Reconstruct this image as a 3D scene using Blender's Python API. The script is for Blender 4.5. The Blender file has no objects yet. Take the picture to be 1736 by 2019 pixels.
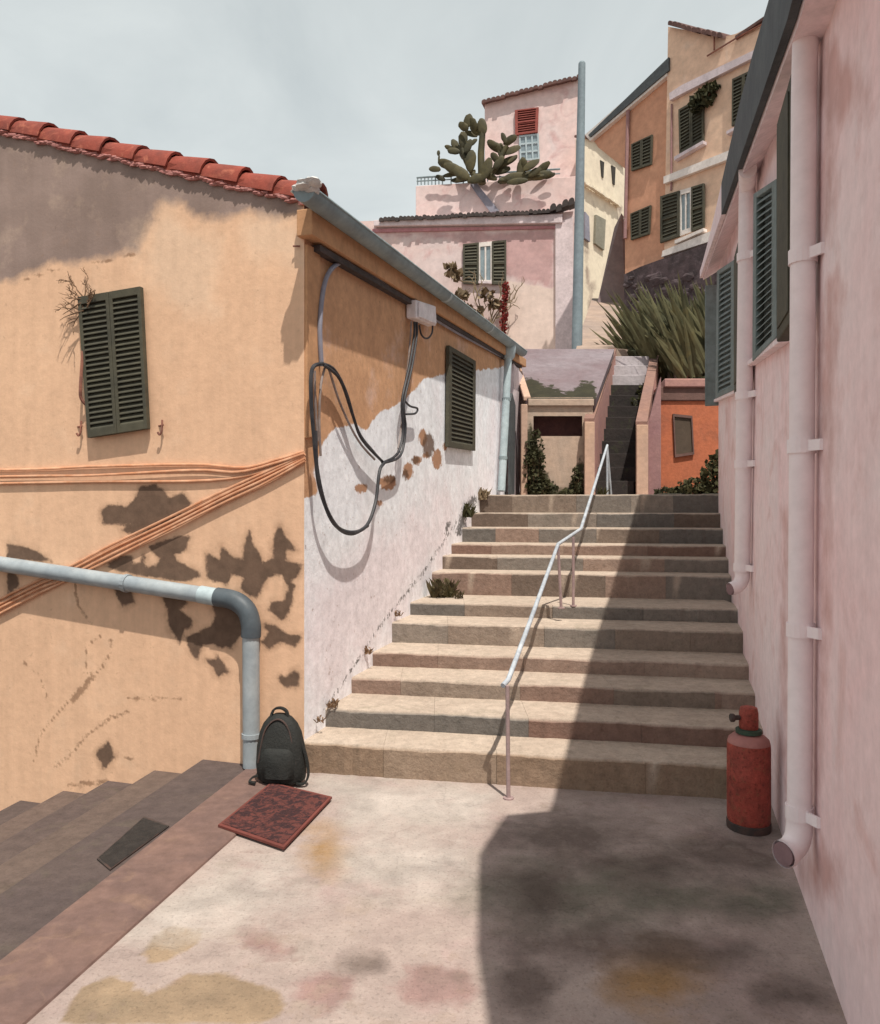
import bpy, bmesh, math, random
import numpy as np
from mathutils import Vector, Matrix
random.seed(7)
SC = bpy.context.scene
COL = SC.collection

# ------------------------------------------------------------------ camera
FPX, CX, HY, EYE = 1500.0, 868.0, 1000.0, 1.6      # focal length, principal column, horizon row, eye height
cam_d = bpy.data.cameras.new('camera')
cam = bpy.data.objects.new('camera', cam_d); COL.objects.link(cam)
cam.location = (0, 0, EYE); cam.rotation_euler = (math.radians(90), 0, 0)
cam_d.sensor_fit = 'HORIZONTAL'; cam_d.sensor_width = 36; cam_d.lens = 36 * FPX / 1736
cam_d.shift_y = -(1009.5 - HY) / 1736
cam_d.clip_start = 0.05; cam_d.clip_end = 2000
SC.camera = cam

# ------------------------------------------------------------------ sun, sky, exposure
to_sun = Vector((0.164, -0.42, 1.0)).normalized()
sun_d = bpy.data.lights.new('sun', 'SUN'); sun_d.energy = 5.0; sun_d.angle = math.radians(0.6); sun_d.color = (1.0, 0.93, 0.83)
sun = bpy.data.objects.new('sun', sun_d); COL.objects.link(sun)
sun.rotation_euler = to_sun.to_track_quat('Z', 'Y').to_euler()
world = bpy.data.worlds.new('World'); SC.world = world; world.use_nodes = True
wt = world.node_tree; wt.nodes.clear()
def wn(t, **k):
    n = wt.nodes.new(t)
    for a, b in k.items(): setattr(n, a, b)
    return n
w_out = wn('ShaderNodeOutputWorld'); w_bg = wn('ShaderNodeBackground'); w_bg.inputs['Strength'].default_value = 0.1
w_sky = wn('ShaderNodeTexSky'); w_sky.sky_type = 'NISHITA'; w_sky.sun_disc = False
w_sky.sun_elevation = math.asin(to_sun.z); w_sky.sun_rotation = math.atan2(to_sun.x, to_sun.y); w_sky.dust_density = 4.0; w_sky.air_density = 1.2
w_tc = wn('ShaderNodeTexCoord'); w_map = wn('ShaderNodeMapping'); w_map.inputs['Scale'].default_value = (1.4, 1.4, 2.6)
w_no = wn('ShaderNodeTexNoise'); w_no.inputs['Scale'].default_value = 1.9; w_no.inputs['Detail'].default_value = 7; w_no.inputs['Roughness'].default_value = 0.58; w_no.inputs['Distortion'].default_value = 0.5
w_r = wn('ShaderNodeValToRGB')
w_r.color_ramp.elements[0].position = 0.32; w_r.color_ramp.elements[0].color = (0.615, 0.67, 0.68, 1)
w_r.color_ramp.elements[1].position = 0.72; w_r.color_ramp.elements[1].color = (0.80, 0.85, 0.845, 1)
w_sep = wn('ShaderNodeSeparateXYZ')
w_up = wn('ShaderNodeMapRange'); w_up.inputs['From Min'].default_value = 0.05; w_up.inputs['From Max'].default_value = 0.6; w_up.inputs['To Min'].default_value = 1.16; w_up.inputs['To Max'].default_value = 0.9
w_be = wn('ShaderNodeMapRange'); w_be.inputs['From Min'].default_value = 0.25; w_be.inputs['From Max'].default_value = -0.5; w_be.inputs['To Min'].default_value = 1.0; w_be.inputs['To Max'].default_value = 1.0
w_mul = wn('ShaderNodeMath', operation='MULTIPLY'); w_x10 = wn('ShaderNodeMath', operation='MULTIPLY'); w_x10.inputs[1].default_value = 10.0
w_sc = wn('ShaderNodeVectorMath', operation='SCALE')
w_mix = wn('ShaderNodeMix', data_type='RGBA'); w_mix.inputs[0].default_value = 0.93
L = wt.links.new
L(w_tc.outputs['Generated'], w_map.inputs['Vector']); L(w_map.outputs[0], w_no.inputs['Vector']); L(w_no.outputs['Fac'], w_r.inputs[0])
L(w_tc.outputs['Generated'], w_sep.inputs[0]); L(w_sep.outputs['Z'], w_up.inputs['Value']); L(w_sep.outputs['Y'], w_be.inputs['Value'])
L(w_up.outputs[0], w_mul.inputs[0]); L(w_be.outputs[0], w_mul.inputs[1]); L(w_mul.outputs[0], w_x10.inputs[0])
L(w_r.outputs[0], w_sc.inputs[0]); L(w_x10.outputs[0], w_sc.inputs['Scale'])
L(w_sky.outputs[0], w_mix.inputs[6]); L(w_sc.outputs[0], w_mix.inputs[7]); L(w_mix.outputs[2], w_bg.inputs['Color']); L(w_bg.outputs[0], w_out.inputs['Surface'])
SC.view_settings.view_transform = 'Standard'; SC.view_settings.look = 'None'; SC.view_settings.exposure = 0.0; SC.view_settings.gamma = 1.0
SC.cycles.max_bounces = 6; SC.cycles.diffuse_bounces = 4

# ------------------------------------------------------------------ measuring helpers
def P(x, y, d):                                  # the place seen at photo pixel (x, y) and distance d
    return Vector(((x - CX) / FPX * d, d, EYE + (HY - y) / FPX * d))
def G(x, y, z=0.0):                              # on a level surface
    return P(x, y, (EYE - z) * FPX / (y - HY))
class Wall:                                      # a vertical plane: plan point + plan direction
    def __init__(s, p, d):
        s.p = Vector((p[0], p[1], 0)); s.d = Vector((d[0], d[1], 0)).normalized()
        n = Vector((s.d.y, -s.d.x, 0))
        if n.dot(-s.p) < 0: n = -n               # n points to the camera side
        s.n = n
    def pt(s, x, y, o=0.0):
        k = (x - CX) / FPX
        d = (s.n.dot(s.p) + o) / (s.n.x * k + s.n.y)
        return P(x, y, d)
    def at(s, u, z, o=0.0):
        v = s.p + s.d * u + s.n * o
        return Vector((v.x, v.y, z))
    def poly(s, pts, o=0.0): return [s.pt(x, y, o) for x, y in pts]
def pix(v):
    return (CX + v.x / v.y * FPX, HY - (v.z - EYE) / v.y * FPX)
def lerp(a, b, t): return a + (b - a) * t

# ------------------------------------------------------------------ materials
def srgb(r, g, b):
    f = lambda c: (c / 255 / 12.92) if c / 255 <= 0.04045 else ((c / 255 + 0.055) / 1.055) ** 2.4
    return (f(r), f(g), f(b), 1)
def mat(name, c1, c2=None, scale=2.0, fine=14.0, fine_amt=0.16, streak=0.0, layers=(), rough=0.9, bump=0.25, bscale=22.0, metallic=0.0, detail=5.0, lo=0.36, hi=0.64, c3=None, tone=None, spec=0.3, translucent=0.0, speck=0.0, crack=0.0, crack_scale=1.2):
    m = bpy.data.materials.new(name); m.use_nodes = True
    t = m.node_tree; t.nodes.clear(); N = t.nodes.new; K = t.links.new
    out = N('ShaderNodeOutputMaterial'); b = N('ShaderNodeBsdfPrincipled'); K(b.outputs[0], out.inputs[0])
    b.inputs['Roughness'].default_value = rough; b.inputs['Metallic'].default_value = metallic; b.inputs['Specular IOR Level'].default_value = spec
    tc = N('ShaderNodeTexCoord')
    def noise(sc, det=detail, ro=0.6, vec=None, dist=0.0):
        n = N('ShaderNodeTexNoise'); n.inputs['Scale'].default_value = sc; n.inputs['Detail'].default_value = det; n.inputs['Roughness'].default_value = ro; n.inputs['Distortion'].default_value = dist
        K(vec if vec else tc.outputs['Object'], n.inputs['Vector']); return n.outputs['Fac']
    def rng(v, a, bb, c, d):
        r = N('ShaderNodeMapRange'); K(v, r.inputs['Value'])
        for k, q in zip(('From Min', 'From Max', 'To Min', 'To Max'), (a, bb, c, d)): r.inputs[k].default_value = q
        return r.outputs[0]
    def mix(f, a, bcol, mode='MIX'):
        x = N('ShaderNodeMix'); x.data_type = 'RGBA'; x.blend_type = mode
        if isinstance(f, (int, float)): x.inputs[0].default_value = f
        else: K(f, x.inputs[0])
        for s, q in ((6, a), (7, bcol)):
            if isinstance(q, tuple): x.inputs[s].default_value = q
            else: K(q, x.inputs[s])
        return x.outputs[2]
    def mulv(col, v):
        x = N('ShaderNodeVectorMath'); x.operation = 'SCALE'; K(col, x.inputs[0]); K(v, x.inputs['Scale']); return x.outputs[0]
    c2 = c2 or tuple(q * 0.8 for q in c1[:3]) + (1,)
    n1 = noise(scale, dist=0.6)
    col = mix(rng(n1, lo, hi, 0, 1), c1, c2)
    if c3: col = mix(rng(noise(scale * 2.3, dist=1.0), 0.55, 0.72, 0, 0.85), col, c3)
    if tone:
        for an, tc_ in tone:
            at = N('ShaderNodeAttribute'); at.attribute_name = an; col = mix(at.outputs['Fac'], col, tc_)
    for (an, lc, ns, amp, edge, op) in layers:
        at = N('ShaderNodeAttribute'); at.attribute_name = an
        nn = rng(noise(ns, 6.0, 0.65), 0.25, 0.75, -amp, amp)
        ad = N('ShaderNodeMath'); ad.operation = 'ADD'; K(at.outputs['Fac'], ad.inputs[0]); K(nn, ad.inputs[1]); base_off = 0.1 if an == 'lichen' else 0.0
        col = mix(rng(ad.outputs[0], 0.5 - edge - base_off, 0.5 + edge - base_off, 0, op), col, mix(rng(noise(ns * 0.7), 0.38, 0.62, 0, 1), lc, tuple(q * (0.9 if lc[0] > 0.7 else 0.72) for q in lc[:3]) + (1,)))
    if streak:
        mp = N('ShaderNodeMapping'); mp.inputs['Scale'].default_value = (9, 9, 0.7); K(tc.outputs['Object'], mp.inputs['Vector'])
        col = mulv(col, rng(noise(1.6, 6, 0.6, mp.outputs[0]), 0.3, 0.7, 1 - streak, 1 + streak))
    fn = noise(fine, 6.0, 0.7)
    col = mulv(col, rng(fn, 0.3, 0.7, 1 - fine_amt, 1 + fine_amt))
    if speck:
        col = mulv(col, rng(noise(75.0, 2.0, 0.5), 0.56, 0.68, 1.0, 1 - speck)); col = mulv(col, rng(noise(140.0, 2.0, 0.5), 0.56, 0.70, 1.0, 1 + speck * 0.6))
    if crack:
        vo = N('ShaderNodeTexVoronoi'); vo.feature = 'DISTANCE_TO_EDGE'; vo.inputs['Scale'].default_value = crack_scale
        wv = N('ShaderNodeVectorMath'); wv.operation = 'ADD'; nz = N('ShaderNodeTexNoise'); nz.inputs['Scale'].default_value = 3.0; nz.inputs['Detail'].default_value = 6
        K(tc.outputs['Object'], nz.inputs['Vector']); sc_ = N('ShaderNodeVectorMath'); sc_.operation = 'SCALE'; sc_.inputs['Scale'].default_value = 0.55; K(nz.outputs['Color'], sc_.inputs[0])
        K(tc.outputs['Object'], wv.inputs[0]); K(sc_.outputs[0], wv.inputs[1]); K(wv.outputs[0], vo.inputs['Vector'])
        ck = rng(vo.outputs['Distance'], 0.0, 0.010, 1 - crack, 1.0); gate = rng(noise(0.9), 0.47, 0.55, 0.0, 1.0)
        gm = N('ShaderNodeMix'); gm.data_type = 'FLOAT'; K(gate, gm.inputs[0]); gm.inputs[2].default_value = 1.0; K(ck, gm.inputs[3]); col = mulv(col, gm.outputs[0])
    K(col, b.inputs['Base Color'])
    if bump:
        bp = N('ShaderNodeBump'); bp.inputs['Strength'].default_value = bump; bp.inputs['Distance'].default_value = 0.02
        K(noise(bscale, 7, 0.65), bp.inputs['Height']); K(bp.outputs[0], b.inputs['Normal'])
    if translucent:
        tr = N('ShaderNodeBsdfTranslucent'); K(col, tr.inputs['Color']); ms = N('ShaderNodeMixShader'); ms.inputs[0].default_value = translucent
        K(b.outputs[0], ms.inputs[1]); K(tr.outputs[0], ms.inputs[2]); K(ms.outputs[0], out.inputs[0])
    return m

M = {}
M['orange'] = mat('orange_plaster', (0.75, 0.485, 0.32, 1), (0.71, 0.455, 0.30, 1), 1.1, streak=0.06, fine_amt=0.08, bump=0.14, layers=[
    ('damp_shade', (0.285, 0.215, 0.195, 1), 5.0, 0.28, 0.22, 0.92), ('pale', (0.80, 0.60, 0.44, 1), 4.0, 0.5, 0.4, 0.5), ('halo', (0.36, 0.21, 0.13, 1), 9.0, 0.4, 0.35, 0.5), ('lichen', (0.135, 0.085, 0.06, 1), 19.0, 0.34, 0.2, 0.93), ('scratch', (0.30, 0.17, 0.10, 1), 25.0, 0.5, 0.2, 0.75)])
M['orange_side'] = mat('limewashed_orange_plaster', (0.61, 0.35, 0.20, 1), (0.53, 0.30, 0.17, 1), 1.6, streak=0.035, bump=0.2, layers=[
    ('white', (0.88, 0.91, 0.96, 1), 7.0, 0.42, 0.14, 1.0), ('pinkish', (0.86, 0.76, 0.80, 1), 2.0, 0.5, 0.4, 0.7), ('chip', (0.47, 0.24, 0.125, 1), 20.0, 0.55, 0.2, 0.95), ('rust', (0.15, 0.08, 0.045, 1), 20.0, 0.5, 0.25, 0.9), ('grime', (0.07, 0.065, 0.06, 1), 26.0, 0.55, 0.12, 0.85)])
M['orange_trim'] = mat('orange_eave_plaster', (0.56, 0.31, 0.165, 1), (0.49, 0.27, 0.145, 1), 2.0, bump=0.15)
M['pink'] = mat('pink_plaster', (0.90, 0.66, 0.665, 1), (0.88, 0.74, 0.745, 1), 0.9, streak=0.03, fine_amt=0.09, bump=0.22, c3=(0.74, 0.49, 0.47, 1), layers=[('damp_shade', (0.62, 0.33, 0.29, 1), 5.0, 0.5, 0.4, 0.7)])
M['soffit'] = mat('pale_pink_soffit', (0.86, 0.74, 0.75, 1), (0.82, 0.67, 0.69, 1), 1.5, bump=0.1)
M['pipe_white'] = mat('pink_white_pipe', (0.90, 0.81, 0.82, 1), (0.88, 0.77, 0.78, 1), 3.0, rough=0.5, bump=0.06, fine_amt=0.06)
M['pipe_mouth'] = mat('dark_pipe_mouth', (0.30, 0.19, 0.20, 1), rough=0.9)
M['slate'] = mat('dark_grey_fascia', (0.075, 0.085, 0.09, 1), (0.055, 0.062, 0.068, 1), 4.0, rough=0.7)
M['shutter'] = mat('dark_green_shutter', (0.082, 0.076, 0.052, 1), (0.062, 0.059, 0.044, 1), 5.0, rough=0.75, bump=0.15, fine_amt=0.2)
M['shutter_blue'] = mat('blue_green_shutter', (0.19, 0.235, 0.235, 1), (0.15, 0.185, 0.18, 1), 5.0, rough=0.7, bump=0.15, fine_amt=0.2)
M['shutter_red'] = mat('red_brown_shutter', (0.30, 0.075, 0.06, 1), (0.22, 0.055, 0.045, 1), 5.0, rough=0.8)
M['tile'] = mat('terracotta_tile', (0.27, 0.058, 0.038, 1), (0.20, 0.05, 0.036, 1), 5.0, fine_amt=0.22, rough=0.85, c3=(0.40, 0.13, 0.08, 1), bump=0.3)
M['mortar'] = mat('pale_roof_mortar', (0.70, 0.68, 0.66, 1), bump=0.5, bscale=40)
M['tile_dark'] = mat('weathered_dark_tile', (0.075, 0.058, 0.055, 1), (0.05, 0.043, 0.042, 1), 2.0, fine_amt=0.3)
M['tile_maroon'] = mat('maroon_tile', (0.14, 0.075, 0.065, 1), (0.10, 0.055, 0.05, 1), 2.0, fine_amt=0.3)
M['zinc'] = mat('grey_blue_zinc', (0.27, 0.34, 0.36, 1), (0.20, 0.25, 0.27, 1), 3.0, rough=0.55, bump=0.08, fine_amt=0.14, streak=0.06)
M['zinc_pale'] = mat('pale_blue_zinc', (0.42, 0.50, 0.53, 1), (0.34, 0.42, 0.45, 1), 3.0, rough=0.5, bump=0.06)
M['pvc'] = mat('grey_plastic_pipe', (0.36, 0.40, 0.42, 1), (0.26, 0.30, 0.33, 1), 3.5, rough=0.5, bump=0.08, fine_amt=0.12)
M['pvc_dark'] = mat('dark_grey_pipe_elbow', (0.085, 0.105, 0.12, 1), (0.065, 0.08, 0.095, 1), 3.0, rough=0.5, bump=0.05)
M['conduit'] = mat('grey_lilac_conduit', (0.27, 0.27, 0.33, 1), rough=0.6, bump=0.05)
M['box'] = mat('white_junction_box', (0.82, 0.78, 0.80, 1), (0.76, 0.70, 0.73, 1), 8.0, rough=0.5, bump=0.1)
M['black_cable'] = mat('black_cable', (0.022, 0.024, 0.03, 1), (0.05, 0.05, 0.055, 1), 9.0, rough=0.55, bump=0.05)
M['brown_cable'] = mat('grey_brown_cable', (0.20, 0.15, 0.13, 1), (0.30, 0.26, 0.25, 1), 9.0, rough=0.7, bump=0.05)
M['orange_cable'] = mat('orange_painted_cable', (0.56, 0.255, 0.135, 1), (0.66, 0.38, 0.24, 1), 7.0, rough=0.7, bump=0.1)
M['twig'] = mat('dry_brown_twig', (0.17, 0.105, 0.065, 1), (0.24, 0.15, 0.09, 1), 9.0, bump=0.3)
M['rusty'] = mat('rusty_iron', (0.30, 0.13, 0.09, 1), (0.2, 0.09, 0.07, 1), 12.0, rough=0.8)
M['bag'] = mat('black_nylon', (0.016, 0.017, 0.016, 1), (0.024, 0.025, 0.023, 1), 9.0, rough=0.7, bump=0.35, bscale=70)
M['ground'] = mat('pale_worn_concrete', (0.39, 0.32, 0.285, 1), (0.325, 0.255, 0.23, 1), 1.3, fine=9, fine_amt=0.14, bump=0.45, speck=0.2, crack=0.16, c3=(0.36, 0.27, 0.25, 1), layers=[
    ('tan', (0.30, 0.215, 0.135, 1), 5.0, 0.35, 0.14, 0.9), ('rose', (0.29, 0.175, 0.16, 1), 6.0, 0.5, 0.25, 0.75), ('ochre', (0.36, 0.20, 0.06, 1), 4.0, 0.45, 0.4, 0.8), ('moss', (0.13, 0.13, 0.095, 1), 3.0, 0.5, 0.4, 0.8), ('shade_stain', (0.115, 0.085, 0.072, 1), 4.0, 0.5, 0.35, 0.75), ('whitish', (0.47, 0.42, 0.38, 1), 4.0, 0.5, 0.35, 0.8)])
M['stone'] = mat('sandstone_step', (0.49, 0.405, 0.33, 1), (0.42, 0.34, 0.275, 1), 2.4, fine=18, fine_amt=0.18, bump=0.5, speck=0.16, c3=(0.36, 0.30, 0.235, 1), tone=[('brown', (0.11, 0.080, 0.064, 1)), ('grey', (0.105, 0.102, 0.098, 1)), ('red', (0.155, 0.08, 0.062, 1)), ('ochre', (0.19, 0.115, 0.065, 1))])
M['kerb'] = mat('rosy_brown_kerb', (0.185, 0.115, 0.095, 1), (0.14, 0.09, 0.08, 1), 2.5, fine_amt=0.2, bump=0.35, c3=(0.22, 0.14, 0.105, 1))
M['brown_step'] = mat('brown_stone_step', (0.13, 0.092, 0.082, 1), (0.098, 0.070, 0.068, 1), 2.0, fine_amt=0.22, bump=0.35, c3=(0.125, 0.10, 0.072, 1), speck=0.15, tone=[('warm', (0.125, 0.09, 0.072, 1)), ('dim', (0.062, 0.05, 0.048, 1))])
M['mat_red'] = mat('red_brown_coir', (0.14, 0.045, 0.038, 1), (0.045, 0.02, 0.022, 1), 30.0, fine=60, fine_amt=0.3, bump=0.8, bscale=90, detail=3, lo=0.42, hi=0.56)
M['mat_edge'] = mat('red_mat_border', (0.17, 0.05, 0.04, 1), bump=0.3)
M['mat_black'] = mat('black_coir', (0.028, 0.024, 0.022, 1), (0.045, 0.038, 0.034, 1), 20.0, fine=60, bump=0.8, bscale=90)
M['rail'] = mat('pale_painted_rail', (0.47, 0.51, 0.55, 1), (0.34, 0.38, 0.43, 1), 12.0, rough=0.5, bump=0.2, bscale=50)
M['rail_post'] = mat('rosy_rail_post', (0.36, 0.26, 0.25, 1), (0.30, 0.22, 0.22, 1), 8.0, rough=0.6)
M['gas_red'] = mat('worn_red_paint', (0.36, 0.065, 0.045, 1), (0.24, 0.05, 0.036, 1), 9.0, rough=0.6, fine=30, fine_amt=0.3, bump=0.25, bscale=50, speck=0.35, c3=(0.22, 0.085, 0.045, 1))
M['gas_pale'] = mat('dusty_red_shoulder', (0.40, 0.17, 0.15, 1), rough=0.6)
M['gas_dark'] = mat('dark_steel', (0.04, 0.036, 0.034, 1), (0.085, 0.05, 0.042, 1), 10.0, rough=0.6)
M['gas_green'] = mat('dull_green_ring', (0.045, 0.075, 0.05, 1), rough=0.7)
M['far_pink'] = mat('faded_pink_wall', (0.70, 0.53, 0.50, 1), (0.66, 0.55, 0.54, 1), 0.6, fine=5, fine_amt=0.12, bump=0.2, bscale=8, c3=(0.56, 0.36, 0.35, 1), layers=[('damp_shade', (0.53, 0.30, 0.30, 1), 2.0, 0.4, 0.2, 0.7), ('cream', (0.76, 0.62, 0.55, 1), 1.5, 0.2, 0.15, 0.95)])
M['far_cornice'] = mat('pale_pink_cornice', (0.72, 0.62, 0.64, 1), bump=0.1)
M['far_line'] = mat('rose_string_course', (0.50, 0.24, 0.26, 1), bump=0.1)
M['cream'] = mat('cream_wall', (0.74, 0.67, 0.53, 1), (0.68, 0.60, 0.48, 1), 0.7, fine=4, fine_amt=0.12, bump=0.2, layers=[('damp_shade', (0.30, 0.22, 0.19, 1), 2.5, 0.5, 0.3, 0.75)])
M['tan_orange'] = mat('terracotta_wall', (0.60, 0.325, 0.21, 1), (0.55, 0.285, 0.185, 1), 0.6, fine=5, bump=0.15)
M['peach'] = mat('peach_wall', (0.72, 0.505, 0.37, 1), (0.66, 0.455, 0.335, 1), 0.5, fine=5, bump=0.15, c3=(0.70, 0.54, 0.44, 1))
M['white_trim'] = mat('off_white_trim', (0.78, 0.72, 0.68, 1), bump=0.1)
M['lilac_trim'] = mat('lilac_trim', (0.66, 0.57, 0.60, 1), bump=0.1)
M['glass'] = mat('grey_blue_pane', (0.26, 0.33, 0.36, 1), (0.20, 0.25, 0.28, 1), 1.5, rough=0.15, bump=0, spec=0.5)
M['glass_dark'] = mat('dark_pane', (0.05, 0.05, 0.052, 1), rough=0.2, bump=0, spec=0.5)
M['slit'] = mat('dark_opening', (0.05, 0.045, 0.04, 1), bump=0)
M['olive_shutter'] = mat('faded_olive_shutter', (0.27, 0.26, 0.21, 1), bump=0.1)
M['pole'] = mat('blue_grey_pole', (0.22, 0.28, 0.31, 1), (0.18, 0.22, 0.25, 1), 1.0, rough=0.6, bump=0.1)
M['dark_stone'] = mat('dark_purple_stone', (0.085, 0.06, 0.065, 1), (0.055, 0.042, 0.045, 1), 2.0, fine=7, fine_amt=0.35, bump=0.8, bscale=6, c3=(0.14, 0.105, 0.115, 1))
M['mauve'] = mat('mauve_cement', (0.17, 0.125, 0.135, 1), (0.22, 0.185, 0.20, 1), 1.4, fine=9, bump=0.3, layers=[('moss', (0.032, 0.030, 0.014, 1), 9.0, 0.6, 0.12, 0.97)])
M['niche'] = mat('tan_rendered_wall', (0.52, 0.38, 0.29, 1), (0.40, 0.32, 0.26, 1), 1.6, fine=9, bump=0.3, layers=[('moss', (0.055, 0.055, 0.028, 1), 7.0, 0.5, 0.15, 0.95)])
M['maroon'] = mat('maroon_recess', (0.12, 0.055, 0.048, 1), (0.085, 0.042, 0.04, 1), 3.0, bump=0.3)
M['rosy_wall'] = mat('rosy_wall', (0.44, 0.245, 0.205, 1), (0.36, 0.20, 0.19, 1), 1.6, bump=0.25)
M['mauve_wall'] = mat('mauve_wall', (0.30, 0.17, 0.175, 1), (0.34, 0.20, 0.19, 1), 1.6, bump=0.25)
M['rosy_coping'] = mat('rosy_brown_coping', (0.27, 0.155, 0.12, 1), (0.22, 0.13, 0.11, 1), 2.0, bump=0.3)
M['tan_wall'] = mat('tan_wall', (0.55, 0.37, 0.27, 1), (0.48, 0.33, 0.26, 1), 1.6, bump=0.2)
M['dark_step'] = mat('shaded_dark_step', (0.026, 0.022, 0.021, 1), (0.040, 0.032, 0.03, 1), 2.5, bump=0.4, c3=(0.05, 0.055, 0.03, 1))
M['pale_step'] = mat('lit_pale_step', (0.48, 0.44, 0.46, 1), (0.38, 0.35, 0.36, 1), 2.0, bump=0.3)
M['hot_orange'] = mat('bright_orange_wall', (0.52, 0.165, 0.08, 1), (0.43, 0.14, 0.075, 1), 1.5, bump=0.3, c3=(0.32, 0.12, 0.07, 1))
M['brown_band'] = mat('brown_roof_slab', (0.17, 0.10, 0.085, 1), (0.13, 0.08, 0.07, 1), 2.0, bump=0.3)
M['brown_pane'] = mat('dark_brown_window', (0.10, 0.075, 0.055, 1), bump=0.1)
M['cactus'] = mat('olive_cactus', (0.085, 0.070, 0.028, 1), (0.042, 0.040, 0.022, 1), 1.6, fine=7, fine_amt=0.25, bump=0.2, rough=0.7)
M['frond'] = mat('olive_frond', (0.15, 0.14, 0.07, 1), (0.07, 0.072, 0.04, 1), 1.5, fine=5, fine_amt=0.25, bump=0.0, c3=(0.16, 0.135, 0.055, 1), translucent=0.2)
M['bush'] = mat('dark_green_leaf', (0.075, 0.070, 0.030, 1), (0.040, 0.044, 0.024, 1), 3.0, fine=9, bump=0, translucent=0.2)
M['weed'] = mat('brown_green_weed', (0.11, 0.095, 0.045, 1), (0.075, 0.055, 0.032, 1), 9.0, bump=0, translucent=0.2)
M['dry'] = mat('dry_straw_stem', (0.25, 0.19, 0.12, 1), (0.19, 0.14, 0.09, 1), 4.0, bump=0)
M['red_bloom'] = mat('red_blossom', (0.30, 0.045, 0.04, 1), (0.20, 0.035, 0.03, 1), 3.0, bump=0, translucent=0.2)
M['hill'] = mat('sandy_hillside', (0.36, 0.265, 0.21, 1), (0.27, 0.21, 0.18, 1), 0.8, fine=4, bump=0.4)
M['earth'] = mat('dull_lower_ground', (0.20, 0.16, 0.13, 1), (0.15, 0.12, 0.10, 1), 0.3, bump=0.3)
M['soil'] = mat('dark_soil', (0.04, 0.036, 0.028, 1), bump=0.6)

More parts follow.
